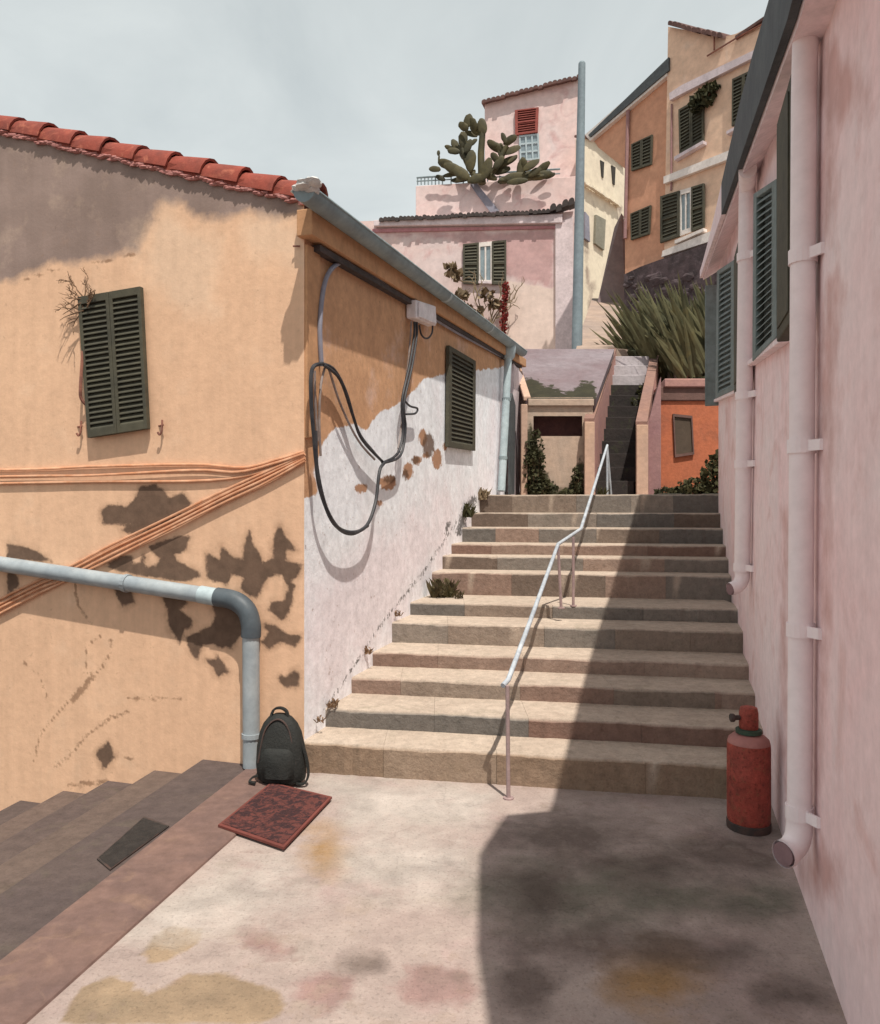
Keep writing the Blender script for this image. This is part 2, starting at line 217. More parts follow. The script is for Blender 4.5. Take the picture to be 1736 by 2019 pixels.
# ------------------------------------------------------------------ mesh builder
class MB:
    def __init__(s): s.v = []; s.f = []; s.mi = []; s.attr = {}; s.cur = 0
    def add(s, vs, fs):
        o = len(s.v); s.v += [Vector(v) for v in vs]; s.f += [tuple(i + o for i in f) for f in fs]; s.mi += [s.cur] * len(fs); return o
    def prism(s, pts, vec):                       # polygon pushed along vec
        vec = Vector(vec); n = len(pts); pts = [Vector(p) for p in pts]
        nrm = Vector((0, 0, 0))
        for i in range(n): nrm += pts[i].cross(pts[(i + 1) % n])
        if nrm.dot(vec) > 0: pts.reverse()
        s.add(pts + [p + vec for p in pts], [tuple(range(n)), tuple(range(2 * n - 1, n - 1, -1))] + [(i, i + n, (i + 1) % n + n, (i + 1) % n) for i in range(n)])
        return s
    def box(s, c, ax, ay, az):                    # centre and three half-axis vectors
        c, ax, ay, az = map(Vector, (c, ax, ay, az))
        return s.prism([c - ax - ay - az, c + ax - ay - az, c + ax + ay - az, c - ax + ay - az], az * 2)
    def tube(s, pts, r, seg=8, closed_caps=True):
        pts = [Vector(p) for p in pts]; n = len(pts); rs = r if isinstance(r, (list, tuple)) else [r] * n
        up = None; rings = []
        for i in range(n):
            t = (pts[min(i + 1, n - 1)] - pts[max(i - 1, 0)]).normalized()
            if up is None:
                up = t.orthogonal().normalized()
            up = (up - t * up.dot(t)); up = up.normalized() if up.length > 1e-6 else t.orthogonal().normalized()
            w = t.cross(up)
            rings.append([pts[i] + (up * math.cos(a) + w * math.sin(a)) * rs[i] for a in [2 * math.pi * k / seg for k in range(seg)]])
        vs = [v for r_ in rings for v in r_]
        fs = [(i * seg + k, i * seg + (k + 1) % seg, (i + 1) * seg + (k + 1) % seg, (i + 1) * seg + k) for i in range(n - 1) for k in range(seg)]
        if closed_caps: fs += [tuple(range(seg - 1, -1, -1)), tuple((n - 1) * seg + k for k in range(seg))]
        s.add(vs, fs); return s
    def lathe(s, base, prof, seg=28, axis=Vector((0, 0, 1))):
        base = Vector(base); q = Vector((0, 0, 1)).rotation_difference(axis)
        vs = [base + q @ Vector((r * math.cos(2 * math.pi * k / seg), r * math.sin(2 * math.pi * k / seg), z)) for r, z in prof for k in range(seg)]
        n = len(prof)
        fs = [(i * seg + k, i * seg + (k + 1) % seg, (i + 1) * seg + (k + 1) % seg, (i + 1) * seg + k) for i in range(n - 1) for k in range(seg)]
        fs += [tuple(range(seg - 1, -1, -1)), tuple((n - 1) * seg + k for k in range(seg))]
        s.add(vs, fs); return s
    def blob(s, c, ax, ay, az, nu=10, nv=6, jit=0.0):
        c = Vector(c); vs = []; 
        for j in range(1, nv):
            for i in range(nu):
                a = 2 * math.pi * i / nu; b = math.pi * j / nv; k = 1 + random.uniform(-jit, jit)
                vs.append(c + (Vector(ax) * math.sin(b) * math.cos(a) + Vector(ay) * math.sin(b) * math.sin(a) + Vector(az) * math.cos(b)) * k)
        vs += [c + Vector(az), c - Vector(az)]; T = len(vs) - 2; B = T + 1
        fs = [(j * nu + i, (j + 1) * nu + i, (j + 1) * nu + (i + 1) % nu, j * nu + (i + 1) % nu) for j in range(nv - 2) for i in range(nu)]
        fs += [(T, i, (i + 1) % nu) for i in range(nu)] + [(B, (nv - 2) * nu + (i + 1) % nu, (nv - 2) * nu + i) for i in range(nu)]
        s.add(vs, fs); return s
    def build(s, name, mats, parent=None, smooth=False, bevel=0.0, loc=None):
        base = Vector((0, 0, 0))
        if parent is not None:
            q = parent
            while q is not None: base += Vector(q.location); q = q.parent
        if loc is not None: base = Vector(loc)
        me = bpy.data.meshes.new(name); me.from_pydata([v - base for v in s.v], [], s.f); me.update()
        mats = mats if isinstance(mats, (list, tuple)) else [mats]
        for m in mats: me.materials.append(m)
        if len(mats) > 1: me.polygons.foreach_set('material_index', s.mi)
        if smooth: me.polygons.foreach_set('use_smooth', [True] * len(me.polygons))
        for k, vals in s.attr.items():
            a = me.attributes.new(k, 'FLOAT', 'POINT'); a.data.foreach_set('value', vals)
        bm = bmesh.new(); bm.from_mesh(me); bmesh.ops.recalc_face_normals(bm, faces=bm.faces); bm.to_mesh(me); bm.free()
        if smooth and hasattr(me, 'set_sharp_from_angle'): me.set_sharp_from_angle(angle=math.radians(45))
        o = bpy.data.objects.new(name, me); COL.objects.link(o)
        if parent is not None: o.parent = parent
        if loc is not None: o.location = loc
        if bevel:
            b = o.modifiers.new('soft_edges', 'BEVEL'); b.width = bevel; b.segments = 2; b.limit_method = 'ANGLE'; b.angle_limit = math.radians(40)
        return o
def thing(name, label, cat, loc, group=None):
    o = bpy.data.objects.new(name, None); COL.objects.link(o); o.location = loc; o.empty_display_size = 0.2
    o['label'] = label; o['category'] = cat
    if group: o['group'] = group
    return o
def tag(o, label, cat, group=None):
    o['label'] = label; o['category'] = cat
    if group: o['group'] = group
    return o
def struct(o, kind='structure'):
    o['kind'] = kind; return o
def curve(pts, k=6):                              # Catmull-Rom through the points
    pts = [Vector(p) for p in pts]; out = []
    for i in range(len(pts) - 1):
        a, b, c, d = pts[max(i - 1, 0)], pts[i], pts[i + 1], pts[min(i + 2, len(pts) - 1)]
        for j in range(k):
            t = j / k
            out.append(0.5 * ((2 * b) + (c - a) * t + (2 * a - 5 * b + 4 * c - d) * t * t + (3 * b - a - 3 * c + d) * t ** 3))
    out.append(pts[-1]); return out
# stains: shapes measured on the wall, stored as a smooth mask on a finely cut mesh, roughened by noise in the material
def sd_poly(X, Y, poly):
    n = len(poly); d = np.full(X.shape, 1e18); ins = np.zeros(X.shape, bool)
    for i in range(n):
        x1, y1 = poly[i]; x2, y2 = poly[(i + 1) % n]
        dx, dy = x2 - x1, y2 - y1; L2 = dx * dx + dy * dy + 1e-9
        t = np.clip(((X - x1) * dx + (Y - y1) * dy) / L2, 0, 1)
        d = np.minimum(d, (X - x1 - t * dx) ** 2 + (Y - y1 - t * dy) ** 2)
        c = ((y1 > Y) != (y2 > Y)) & (X < dx * (Y - y1) / (dy + 1e-12) + x1); ins ^= c
    d = np.sqrt(d); return np.where(ins, -d, d)
def sd_line(X, Y, pl, w):
    d = np.full(X.shape, 1e18)
    for (x1, y1), (x2, y2) in zip(pl, pl[1:]):
        dx, dy = x2 - x1, y2 - y1; t = np.clip(((X - x1) * dx + (Y - y1) * dy) / (dx * dx + dy * dy + 1e-9), 0, 1)
        d = np.minimum(d, (X - x1 - t * dx) ** 2 + (Y - y1 - t * dy) ** 2)
    return np.sqrt(d) - w
def ell(x, y, rx, ry, n=14): return [(x + rx * math.cos(2 * math.pi * k / n), y + ry * math.sin(2 * math.pi * k / n)) for k in range(n)]
def stained_face(mb, outline, ux, uz, res, masks):
    """a flat polygon cut into cells of size res; masks: name -> [(kind, points, softness, width)]"""
    bm = bmesh.new(); vs = [bm.verts.new(v) for v in outline]; bm.faces.new(vs)
    for ax in (Vector(ux), Vector(uz)):
        lo = min(v.dot(ax) for v in outline); hi = max(v.dot(ax) for v in outline); k = lo + res
        while k < hi - 1e-4:
            bmesh.ops.bisect_plane(bm, geom=bm.verts[:] + bm.edges[:] + bm.faces[:], plane_co=ax * k, plane_no=ax); k += res
    bm.verts.ensure_lookup_table(); bm.verts.index_update()
    o = mb.add([v.co.copy() for v in bm.verts], [tuple(v.index for v in f.verts) for f in bm.faces]); n = len(bm.verts)
    co = np.array([v.co[:] for v in bm.verts]); bm.free()
    dy = np.maximum(co[:, 1], 0.3)
    X = CX + co[:, 0] / dy * FPX; Y = HY - (co[:, 2] - EYE) / dy * FPX
    for name, shapes in masks.items():
        m = np.zeros(n)
        for kind, pts, soft, w in shapes:
            sd = sd_poly(X, Y, pts) if kind == 'p' else sd_line(X, Y, pts, w)
            if kind == 'p': sd = sd - w
            m = np.maximum(m, np.clip(0.5 - sd / (2 * soft), 0, 1))
        a = mb.attr.setdefault(name, [0.0] * o); a += [0.0] * (o - len(a)); a += list(map(float, m))
def pad_attrs(mb):
    for a in mb.attr.values(): a += [0.0] * (len(mb.v) - len(a))

UP = Vector((0, 0, 1))
# ------------------------------------------------------------------ the street's main planes
S = 0.30                                             # the street runs this far right per metre of distance
SD = Vector((S, 1, 0)).normalized()
LC = (-0.825, 4.62)                                  # corner of the orange house
WL = Wall(LC, (S, 1)); WF = Wall(LC, (-1, S)); WR = Wall((0.555, 0.0), (S, 1))
if WR.n.x > 0: WR.n = -WR.n
if WL.n.x < 0: WL.n = -WL.n

# ================================================================== ground
base_ground = MB(); base_ground.prism([(-300, -300, -2.2), (300, -300, -2.2), (300, 300, -2.2), (-300, 300, -2.2)], (0, 0, -0.3))
struct(base_ground.build('ground', M['earth']))
K0i, K1i = G(42, 1858, .012), G(484, 1515, .012)                 # inner edge of the kerb
K0o, K1o = G(35, 1950, .012), G(604, 1519, .012)                 # outer edge
kd_o = (K1o - K0o).normalized(); kd_i = (K1i - K0i).normalized()
o_near = K0o - kd_i * 5; o_far = K1o + kd_o * 0.15
wr = lambda d, o=0.0: Vector((0.555 + S * d, d, 0)) + WR.n * o
plaza = MB()
outline = [o_near, Vector((o_near.x + 2.5, -3.2, 0)), wr(-3.2, -0.05), wr(4.9, -0.05), Vector((-0.72, 5.0, 0)), o_far]
outline = [Vector((v.x, v.y, 0)) for v in outline]
stained_face(plaza, outline, (1, 0, 0), (0, 1, 0), 0.05, {
    'tan': [('p', [(285, 1885), (300, 1845), (350, 1820), (400, 1828), (395, 1865), (340, 1890), (300, 1902)], 12, 0), ('p', [(130, 1990), (170, 1940), (230, 1930), (290, 1960), (330, 1940), (370, 1915), (460, 1930), (560, 1950), (560, 1995), (540, 2019), (120, 2019)], 14, 0)],
    'rose': [('p', [(465, 1835), (490, 1820), (560, 1860), (580, 1890), (530, 1900), (470, 1865)], 16, 0), ('p', ell(640, 1960, 60, 40), 30, 0), ('p', ell(500, 1730, 60, 30), 30, 0), ('p', ell(860, 1950, 80, 40), 30, 0)],
    'ochre': [('p', ell(1290, 1930, 90, 60), 60, 0), ('p', ell(640, 1680, 40, 40), 40, 0)],
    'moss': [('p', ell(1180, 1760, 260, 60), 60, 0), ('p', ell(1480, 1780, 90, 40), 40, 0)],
    'shade_stain': [('p', ell(1060, 1760, 70, 60), 50, 0), ('p', ell(1300, 1700, 160, 30), 40, 0), ('p', ell(720, 1900, 50, 25), 30, 0), ('p', ell(1250, 1870, 260, 40), 50, 0), ('p', ell(1120, 1650, 150, 40), 40, 0), ('p', ell(1430, 1690, 110, 40), 40, 0), ('p', ell(1560, 1960, 80, 30), 30, 0), ('p', ell(1040, 1940, 60, 60), 40, 0)],  # dark blotches, mostly painted to deepen the house shadow
    'whitish': [('p', [(580, 1530), (980, 1560), (940, 1620), (700, 1640), (640, 1560)], 40, 0), ('p', [(380, 1740), (560, 1690), (620, 1780), (420, 1830), (200, 1870), (100, 1930)], 50, 0), ('p', ell(800, 1700, 120, 60), 60, 0)]})
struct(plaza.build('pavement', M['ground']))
kerb = MB()
kz = 0.012
ki0 = K0i - kd_i * 5; ki1 = K1i + kd_i * 0.3
kerb.prism([Vector((v.x, v.y, kz)) for v in (ki0, o_near, o_far, ki1)], (0, 0, -2.2))
struct(kerb.build('kerb', M['kerb'], bevel=0.012))
# steps going down to the left of the kerb
left = Vector((-kd_i.y, kd_i.x, 0)); left = left if left.x < 0 else -left
low = MB()
for n in range(9):
    z = 0.0 - 0.105 * n; nv0 = len(low.v)
    a = ki0 + left * (0.36 * n - (0.02 if n == 0 else 0.0)); b = ki1 + kd_i * 1.2 + left * (0.36 * n - (0.02 if n == 0 else 0.0))
    w = left * (0.36 + (0.02 if n == 0 else 0)) if n < 8 else left * 2.5
    low.prism([Vector((v.x, v.y, z)) for v in (a, b, b + w, a + w)], (0, 0, -2.2 - z - 0.01)); nn_ = len(low.v) - nv0
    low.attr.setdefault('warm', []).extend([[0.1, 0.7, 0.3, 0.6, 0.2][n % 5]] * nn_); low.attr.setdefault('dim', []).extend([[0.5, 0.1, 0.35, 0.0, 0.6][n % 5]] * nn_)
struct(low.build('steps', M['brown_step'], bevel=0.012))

# ================================================================== the stone staircase
DN = [4.436, 4.776, 5.196, 5.60, 6.02, 6.47, 7.10, 7.45, 7.78, 8.20, 8.60, 9.00]
ZN = [0.183, 0.301, 0.412, 0.517, 0.677, 0.785, 0.994, 1.123, 1.227, 1.381, 1.537, 1.744]
ms = -0.175                                          # the noses swing a little toward us at the right
def stair_pt(d, x, z): return Vector((x, d + ms * x, z))
random.seed(11)
for i in range(12):
    mb = MB(); tone = {k: [] for k in ('brown', 'grey', 'red', 'ochre')}
    zb = (ZN[i - 1] if i else 0.0) - 0.03
    d0 = DN[i]; d1 = (DN[i + 1] if i < 11 else 9.6) + 0.02
    xl = -2.169 + 0.03 + S * d0 * 0.985 - 0.12; xr = (0.555 + S * d0) / (1 + S * 0.175) + 0.12
    xs = [xl]; 
    while xs[-1] < xr - 0.9: xs.append(xs[-1] + random.uniform(0.42, 0.85))
    xs.append(xr)
    tones = []
    for a, b in zip(xs, xs[1:]):
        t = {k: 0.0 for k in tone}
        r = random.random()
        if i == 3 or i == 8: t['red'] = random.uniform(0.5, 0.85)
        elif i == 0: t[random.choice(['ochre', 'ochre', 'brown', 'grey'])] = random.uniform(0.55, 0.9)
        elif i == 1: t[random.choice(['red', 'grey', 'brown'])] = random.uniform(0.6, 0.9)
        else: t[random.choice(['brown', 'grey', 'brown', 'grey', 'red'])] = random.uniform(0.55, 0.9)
        nd = max(4, int((b - a) / 0.045)); g = 0.0006; chip = 0.0
        # front face: the nose line wavers a little, as worn stone does
        cols = []
        for k in range(nd + 1):
            x = lerp(a + g, b - g, k / nd); chip = chip * 0.45 + (random.uniform(0.006, 0.02) if random.random() < 0.09 else 0); jz = random.uniform(-0.003, 0.003) - chip * 0.5 + 0.004 * math.sin(x * 7 + i); jd = random.uniform(-0.003, 0.003) + chip * 0.6 + 0.004 * math.sin(x * 5.3 + i * 2)
            cols.append([stair_pt(d0 + jd + 0.006, x, zb), stair_pt(d0 + jd, x, ZN[i] - 0.015 + jz), stair_pt(d0 + jd + 0.014, x, ZN[i] + jz * 0.25), stair_pt(lerp(d0, d1, 0.5), x, ZN[i] + random.uniform(-0.0006, 0.0006)), stair_pt(d1, x, ZN[i])])
        vs = [v for c in cols for v in c]; m = 5
        fs = [(k * m + j, (k + 1) * m + j, (k + 1) * m + j + 1, k * m + j + 1) for k in range(nd) for j in range(m - 1)]
        o = mb.add(vs, fs)
        # end faces
        for c in (cols[0], cols[-1]):
            e = c + [Vector((c[-1].x, c[-1].y, zb))]; o2 = mb.add(e, [tuple(range(6))])
            vs = vs + e
        for k in tone:                                # random stone tones; risers also darkened in colour for their weaker light
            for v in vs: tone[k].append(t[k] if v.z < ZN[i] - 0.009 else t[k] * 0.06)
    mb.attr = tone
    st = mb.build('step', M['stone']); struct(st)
    if i == 0: stairs_root = st
land = MB()
land.prism([stair_pt(9.58, -2.169 + S * 9.6 - 0.1, 1.744), stair_pt(9.58, 3.45, 1.744), Vector((4.6, 12.0, 1.80)), Vector((1.1, 12.0, 1.80))], (0, 0, -0.4))
struct(land.build('landing_pavement', M['ground']))

# ================================================================== orange house on the left
house = thing('orange_house', 'orange plaster house with red tile verge, dampness-stained top and white-washed base beside the stairs', 'house', (-2.2, 5.2, -0.9))
FT = 4.2                                             # length of the front wall away from the corner
def z_verge(u): return 3.445 + 0.325 * u             # wall top on the front, u metres from the corner
sc = lambda x, y, k=0.4032, oy=880: (x * k, y * k + oy)
zz = lambda pts: [sc(*p) for p in pts]
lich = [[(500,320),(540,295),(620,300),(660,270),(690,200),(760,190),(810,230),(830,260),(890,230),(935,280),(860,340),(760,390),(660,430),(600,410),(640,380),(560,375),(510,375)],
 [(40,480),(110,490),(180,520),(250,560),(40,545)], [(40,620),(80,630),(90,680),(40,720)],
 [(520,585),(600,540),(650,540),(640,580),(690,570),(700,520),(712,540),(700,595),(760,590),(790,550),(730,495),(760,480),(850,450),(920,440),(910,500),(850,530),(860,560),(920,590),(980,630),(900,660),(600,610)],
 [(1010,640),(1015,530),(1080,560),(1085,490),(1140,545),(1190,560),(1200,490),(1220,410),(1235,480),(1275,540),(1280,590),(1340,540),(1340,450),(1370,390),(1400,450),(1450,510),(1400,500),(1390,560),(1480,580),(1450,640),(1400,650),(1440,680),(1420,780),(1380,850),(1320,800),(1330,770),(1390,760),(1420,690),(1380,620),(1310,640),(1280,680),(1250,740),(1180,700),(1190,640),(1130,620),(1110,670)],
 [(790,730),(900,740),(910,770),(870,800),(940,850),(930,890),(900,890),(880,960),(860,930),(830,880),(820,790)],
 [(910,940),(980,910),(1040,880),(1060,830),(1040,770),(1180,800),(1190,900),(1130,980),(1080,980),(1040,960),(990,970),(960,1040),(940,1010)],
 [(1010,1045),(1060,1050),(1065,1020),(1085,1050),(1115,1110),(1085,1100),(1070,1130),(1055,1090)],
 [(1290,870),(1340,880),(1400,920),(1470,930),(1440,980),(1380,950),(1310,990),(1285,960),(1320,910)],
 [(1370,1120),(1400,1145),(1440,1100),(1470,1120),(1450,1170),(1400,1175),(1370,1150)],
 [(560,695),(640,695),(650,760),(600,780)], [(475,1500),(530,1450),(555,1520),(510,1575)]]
fm = MB()
z_bot = -2.2
out_f = [WF.at(0, z_bot), WF.at(FT, z_bot), WF.at(FT, z_verge(FT)), WF.at(0, z_verge(0))]
wal = MB(); wal.prism([WF.at(0.25, z_bot, -0.04), WF.at(FT, z_bot, -0.04), WF.at(FT, z_verge(FT) - 0.02, -0.04), WF.at(0.25, z_verge(0.25) - 0.02, -0.04)], -WF.n * 0.2)
stained_face(fm, [WF.at(0, -0.95), WF.at(FT, -0.95), WF.at(FT, z_verge(FT)), WF.at(0, z_verge(0))], WF.d, UP, 0.022, {
    'damp_shade': [('p', [(-600, 200), (0, 230), (590, 365), (598, 425), (545, 435), (500, 415), (440, 425), (385, 432), (362, 398), (325, 398), (298, 420), (287, 448), (272, 492), (200, 508), (100, 520), (20, 556), (-600, 600)], 24, 0)],
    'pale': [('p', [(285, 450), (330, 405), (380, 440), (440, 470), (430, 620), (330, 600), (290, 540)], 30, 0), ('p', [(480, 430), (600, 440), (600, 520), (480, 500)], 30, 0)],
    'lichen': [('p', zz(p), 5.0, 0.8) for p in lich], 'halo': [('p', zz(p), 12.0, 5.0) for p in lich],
    'scratch': [('l', zz([(500,920),(430,975),(415,1040),(430,1110)]), 2, 1.5), ('l', zz([(540,950),(540,1010),(500,1080),(440,1140),(380,1200),(300,1290),(200,1400),(165,1540)]), 3, 2.0), ('l', zz([(110,1050),(190,1120),(225,1200),(235,1260)]), 2, 1), ('l', zz([(450,1120),(410,1180),(360,1240)]), 4, 5), ('l', zz([(640,1290),(540,1330),(430,1410),(350,1500),(270,1570)]), 4, 2), ('l', zz([(370,680),(380,780),(450,870)]), 2, 2), ('l', zz([(620,1230),(900,1240)]), 4, 2), ('l', zz([(250,860 - 830 * 0),(300,840)]), 2, 1), ('l', zz([(600,1530),(690,1525)]), 2, 1), ('l', [(40, 556), (110, 530), (200, 517), (268, 500)], 2, 1.5), ('l', zz([(340, 1660), (520, 1640)]), 5, 4)]})
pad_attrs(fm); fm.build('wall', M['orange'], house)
wal.build('wall_core', M['orange_trim'], house)
# side wall facing the stairs
L_END = 11.3
sm_ = MB()
def eave_z(d): return lerp(3.40, 3.80, (d - 4.3) / 6.4)
def wl(d, z, o=0.0):
    v = Vector((LC[0] + S * (d - LC[1]), d, z)); return v + WL.n * o
stained_face(sm_, [wl(LC[1], -0.4), wl(LC[1], eave_z(LC[1]) - 0.02), wl(L_END, eave_z(L_END) - 0.02), wl(L_END, -0.4)], SD, UP, 0.028, {
    'white': [('p', [(560, 1640), (594, 985), (626, 975), (620, 930), (640, 868), (662, 845), (702, 834), (722, 850), (745, 815), (775, 802), (800, 786), (835, 748), (880, 738), (945, 730), (1060, 712), (1080, 1000), (900, 1700)], 5, 0)],
    'pinkish': [('p', [(600, 1150), (700, 1100), (860, 980), (960, 960), (880, 1120), (640, 1400), (600, 1480)], 60, 0), ('p', [(980, 780), (1060, 760), (1060, 980), (960, 960)], 40, 0)],
    'chip': [('p', ell(*e), 3, 0) for e in [(712, 963, 13, 10), (765, 952, 17, 15), (805, 928, 10, 17), (822, 907, 9, 9), (834, 862, 8, 18), (862, 905, 10, 20), (748, 992, 9, 5), (878, 880, 5, 8), (840, 898, 7, 6)]],
    'rust': [('p', ell(*e), 4, 0) for e in [(845, 878, 12, 24), (820, 907, 8, 8), (768, 945, 12, 9), (800, 935, 6, 10)]],
    'grime': [('l', [(640, 1400), (700, 1310), (760, 1220), (830, 1135), (880, 1060), (925, 1000)], 7, 0.5), ('l', [(905, 1050), (918, 1005), (935, 985)], 7, 6), ('l', [(880, 1050), (885, 1030)], 4, 3)]})
pad_attrs(sm_); sm_.build('wall', M['orange_side'], house)
bk = MB(); bk.prism([wl(L_END, -0.5), wl(L_END, 3.78), wl(L_END, 4.6) - WL.n * 3.9, wl(L_END, -0.5) - WL.n * 3.9], SD * 0.1)
bk.prism([wl(LC[1] + .1, -0.5, -.03), wl(LC[1] + .1, 3.3, -.03), wl(L_END, 3.6, -.03), wl(L_END, -0.5, -.03)], -WL.n * 0.15)
bk.build('wall_core', M['orange_trim'], house)
# boxed eave along the side
ev = MB(); a0, a1 = 4.56, L_END + 0.1
for (d_a, d_b) in ((a0, a1),):
    A = [wl(d_a, eave_z(d_a) - 0.03, -0.02), wl(d_a, eave_z(d_a) - 0.03, 0.085), wl(d_a, eave_z(d_a) - 0.19, 0.085), wl(d_a, eave_z(d_a) - 0.19, -0.02)]
    B = [wl(d_b, eave_z(d_b) - 0.03, -0.02), wl(d_b, eave_z(d_b) - 0.03, 0.085), wl(d_b, eave_z(d_b) - 0.15, 0.085), wl(d_b, eave_z(d_b) - 0.15, -0.02)]
    ev.add(A + B, [(0, 1, 2, 3), (7, 6, 5, 4), (0, 4, 5, 1), (1, 5, 6, 2), (2, 6, 7, 3), (3, 7, 4, 0)])
ev.build('cornice', M['orange_trim'], house, bevel=0.006)
sh = MB()                                            # dark strip under the eave
for k in range(2): pass
sh.add([wl(a0 + .15, eave_z(a0) - 0.195, 0.004), wl(a0 + .15, eave_z(a0) - 0.195, 0.06), wl(a0 + .15, eave_z(a0) - 0.235, 0.06), wl(a0 + .15, eave_z(a0) - 0.235, 0.004),
        wl(a1 - .2, eave_z(a1) - 0.155, 0.004), wl(a1 - .2, eave_z(a1) - 0.155, 0.06), wl(a1 - .2, eave_z(a1) - 0.195, 0.06), wl(a1 - .2, eave_z(a1) - 0.195, 0.004)],
       [(0, 1, 2, 3), (7, 6, 5, 4), (0, 4, 5, 1), (1, 5, 6, 2), (2, 6, 7, 3), (3, 7, 4, 0)])
sh.build('eave_strip', M['tile_dark'], house)
# corner pilaster strip of the side wall
pl = MB(); pl.prism([wl(4.625, 2.02, 0.018), wl(4.80, 2.05, 0.018), wl(4.80, 3.22, 0.018), wl(4.625, 3.2, 0.018)], -WL.n * 0.03); pl.build('corner_strip', M['orange_trim'], house, bevel=0.005)
# gutter: an open half-round channel with rolled rim and end cap
gut = MB(); g0 = wl(4.36, eave_z(4.36) + 0.0, 0.135); g1 = wl(10.85, eave_z(10.85), 0.135)
gdir = (g1 - g0).normalized(); gs = gdir.cross(UP).normalized(); gu = gs.cross(gdir)
def half(c, r, a0_=math.pi * 0.97, a1_=math.pi * 2.03, n=9): return [c + gs * (r * math.cos(a)) + gu * (r * math.sin(a)) for a in [lerp(a0_, a1_, k / (n - 1)) for k in range(n)]]
R_o, R_i = 0.068, 0.061
ga, gb = half(g0, R_o), half(g1, R_o); ha, hb = half(g0, R_i), half(g1, R_i)
n = 9; gut.add(ga + gb, [(k, k + 1, n + k + 1, n + k) for k in range(n - 1)]); gut.add(ha + hb, [(k + 1, k, n + k, n + k + 1) for k in range(n - 1)])
for c, s_ in ((g0, 1), (g1, 1)): gut.add(half(c, R_o), [tuple(range(n))])
for side in (-1, 1): gut.tube([g0 + gs * side * 0.066, g1 + gs * side * 0.066], 0.009, 6)
gutter = gut.build('gutter', M['zinc'], house, smooth=True)
for t in (0.42, 0.68):
    jn = MB(); c = lerp(g0, g1, t); A, B = half(c - gdir * 0.03, 0.072), half(c + gdir * 0.03, 0.072); jn.add(A + B, [(k, k + 1, n + k + 1, n + k) for k in range(n - 1)])
    jn.build('gutter_joint', M['zinc_pale'], gutter)
mo = MB(); 
for k in range(7): mo.blob(g0 + gdir * random.uniform(-0.02, 0.06) + gs * random.uniform(-0.06, 0.07) + Vector((0, 0, random.uniform(0.0, 0.035))), (0.05, 0, 0), (0, 0.05, 0), (0, 0, 0.025), 8, 5, 0.2)
mo.build('mortar_end', M['mortar'], house, smooth=True)
# roof: plane plus rows of barrel tiles; the first row is the verge along the front
vd = (WF.at(1, z_verge(1)) - WF.at(0, z_verge(0))).normalized()     # up the slope
ed = (wl(10, eave_z(10)) - wl(5, eave_z(5))).normalized()           # along the eave
rn = vd.cross(ed); rn = rn if rn.z > 0 else -rn
v0 = WF.at(0, z_verge(0)) + rn * 0.0
rf = MB(); A = v0 + vd * -0.02 + WF.n * 0.012 + rn * 0.004
rf.prism([A, A + ed * 6.9, A + ed * 6.9 + vd * 4.4, A + vd * 4.4], rn * 0.05)
random.seed(5)
def barrel(mb, c, ax, r0, r1, ln, lean, jitter=0.0):
    side = ax.cross(rn).normalized(); up = side.cross(ax)
    if up.dot(rn) < 0: up = -up
    m = 9; vs = []
    for (t, r) in ((0, r0), (0.5, (r0 + r1) / 2 * 1.01), (1, r1)):
        for rr in (r, r - 0.014):
            for k in range(m):
                a = math.pi * k / (m - 1); w = 1 + random.uniform(-jitter, jitter)
                vs.append(c + ax * (ln * t) + (side * math.cos(a) + up * (math.sin(a) * 1.12 + lean * (1 - t))) * rr * w)
    fs = []
    for s_ in (0, 1):
        for k in range(m - 1):
            i = s_ * 2 * m + k; j = (s_ + 1) * 2 * m + k
            fs += [(i, i + 1, j + 1, j), (i + m, j + m, j + m + 1, i + m + 1)]
    for base_i in (0, 4 * m): fs += [(base_i + k, base_i + m + k, base_i + m + k + 1, base_i + k + 1) for k in range(m - 1)]
    for k in (0, m - 1):
        for s_ in (0, 1): i = s_ * 2 * m + k; j = (s_ + 1) * 2 * m + k; fs.append((i, j, j + m, i + m))
    mb.add(vs, fs)
for row in range(34):
    for k in range(17 if row == 0 else 14):
        ln = 0.325
        c = v0 - vd * (0.055 if row == 0 else -0.03) + vd * (0.268 * k + random.uniform(-0.006, 0.006)) + ed * (0.045 + 0.2 * row) + rn * (0.015 + random.uniform(-0.004, 0.006)) + WF.n * (-0.035 if row == 0 else -0.05)
        ax = (vd - rn * 0.035 + ed * random.uniform(-0.02, 0.02)).normalized()
        barrel(rf, c + rn * 0.012, ax, (0.112 if row == 0 else 0.095) + random.uniform(-0.004, 0.004), 0.092 if row == 0 else 0.078, ln, 0.0, 0.012 if row == 0 else 0)
rf.build('roof', M['tile'], house, smooth=True)
mm = MB()
for k in range(90):
    u = 2.6 * k / 90; mm.blob(WF.at(u, z_verge(u) + random.uniform(-0.012, 0.012), 0.012), (0.04, 0, 0), (0, 0.015, 0), (0, 0, 0.012), 6, 4, 0.3)
mm.build('verge_mortar', M['gas_pale'], house)

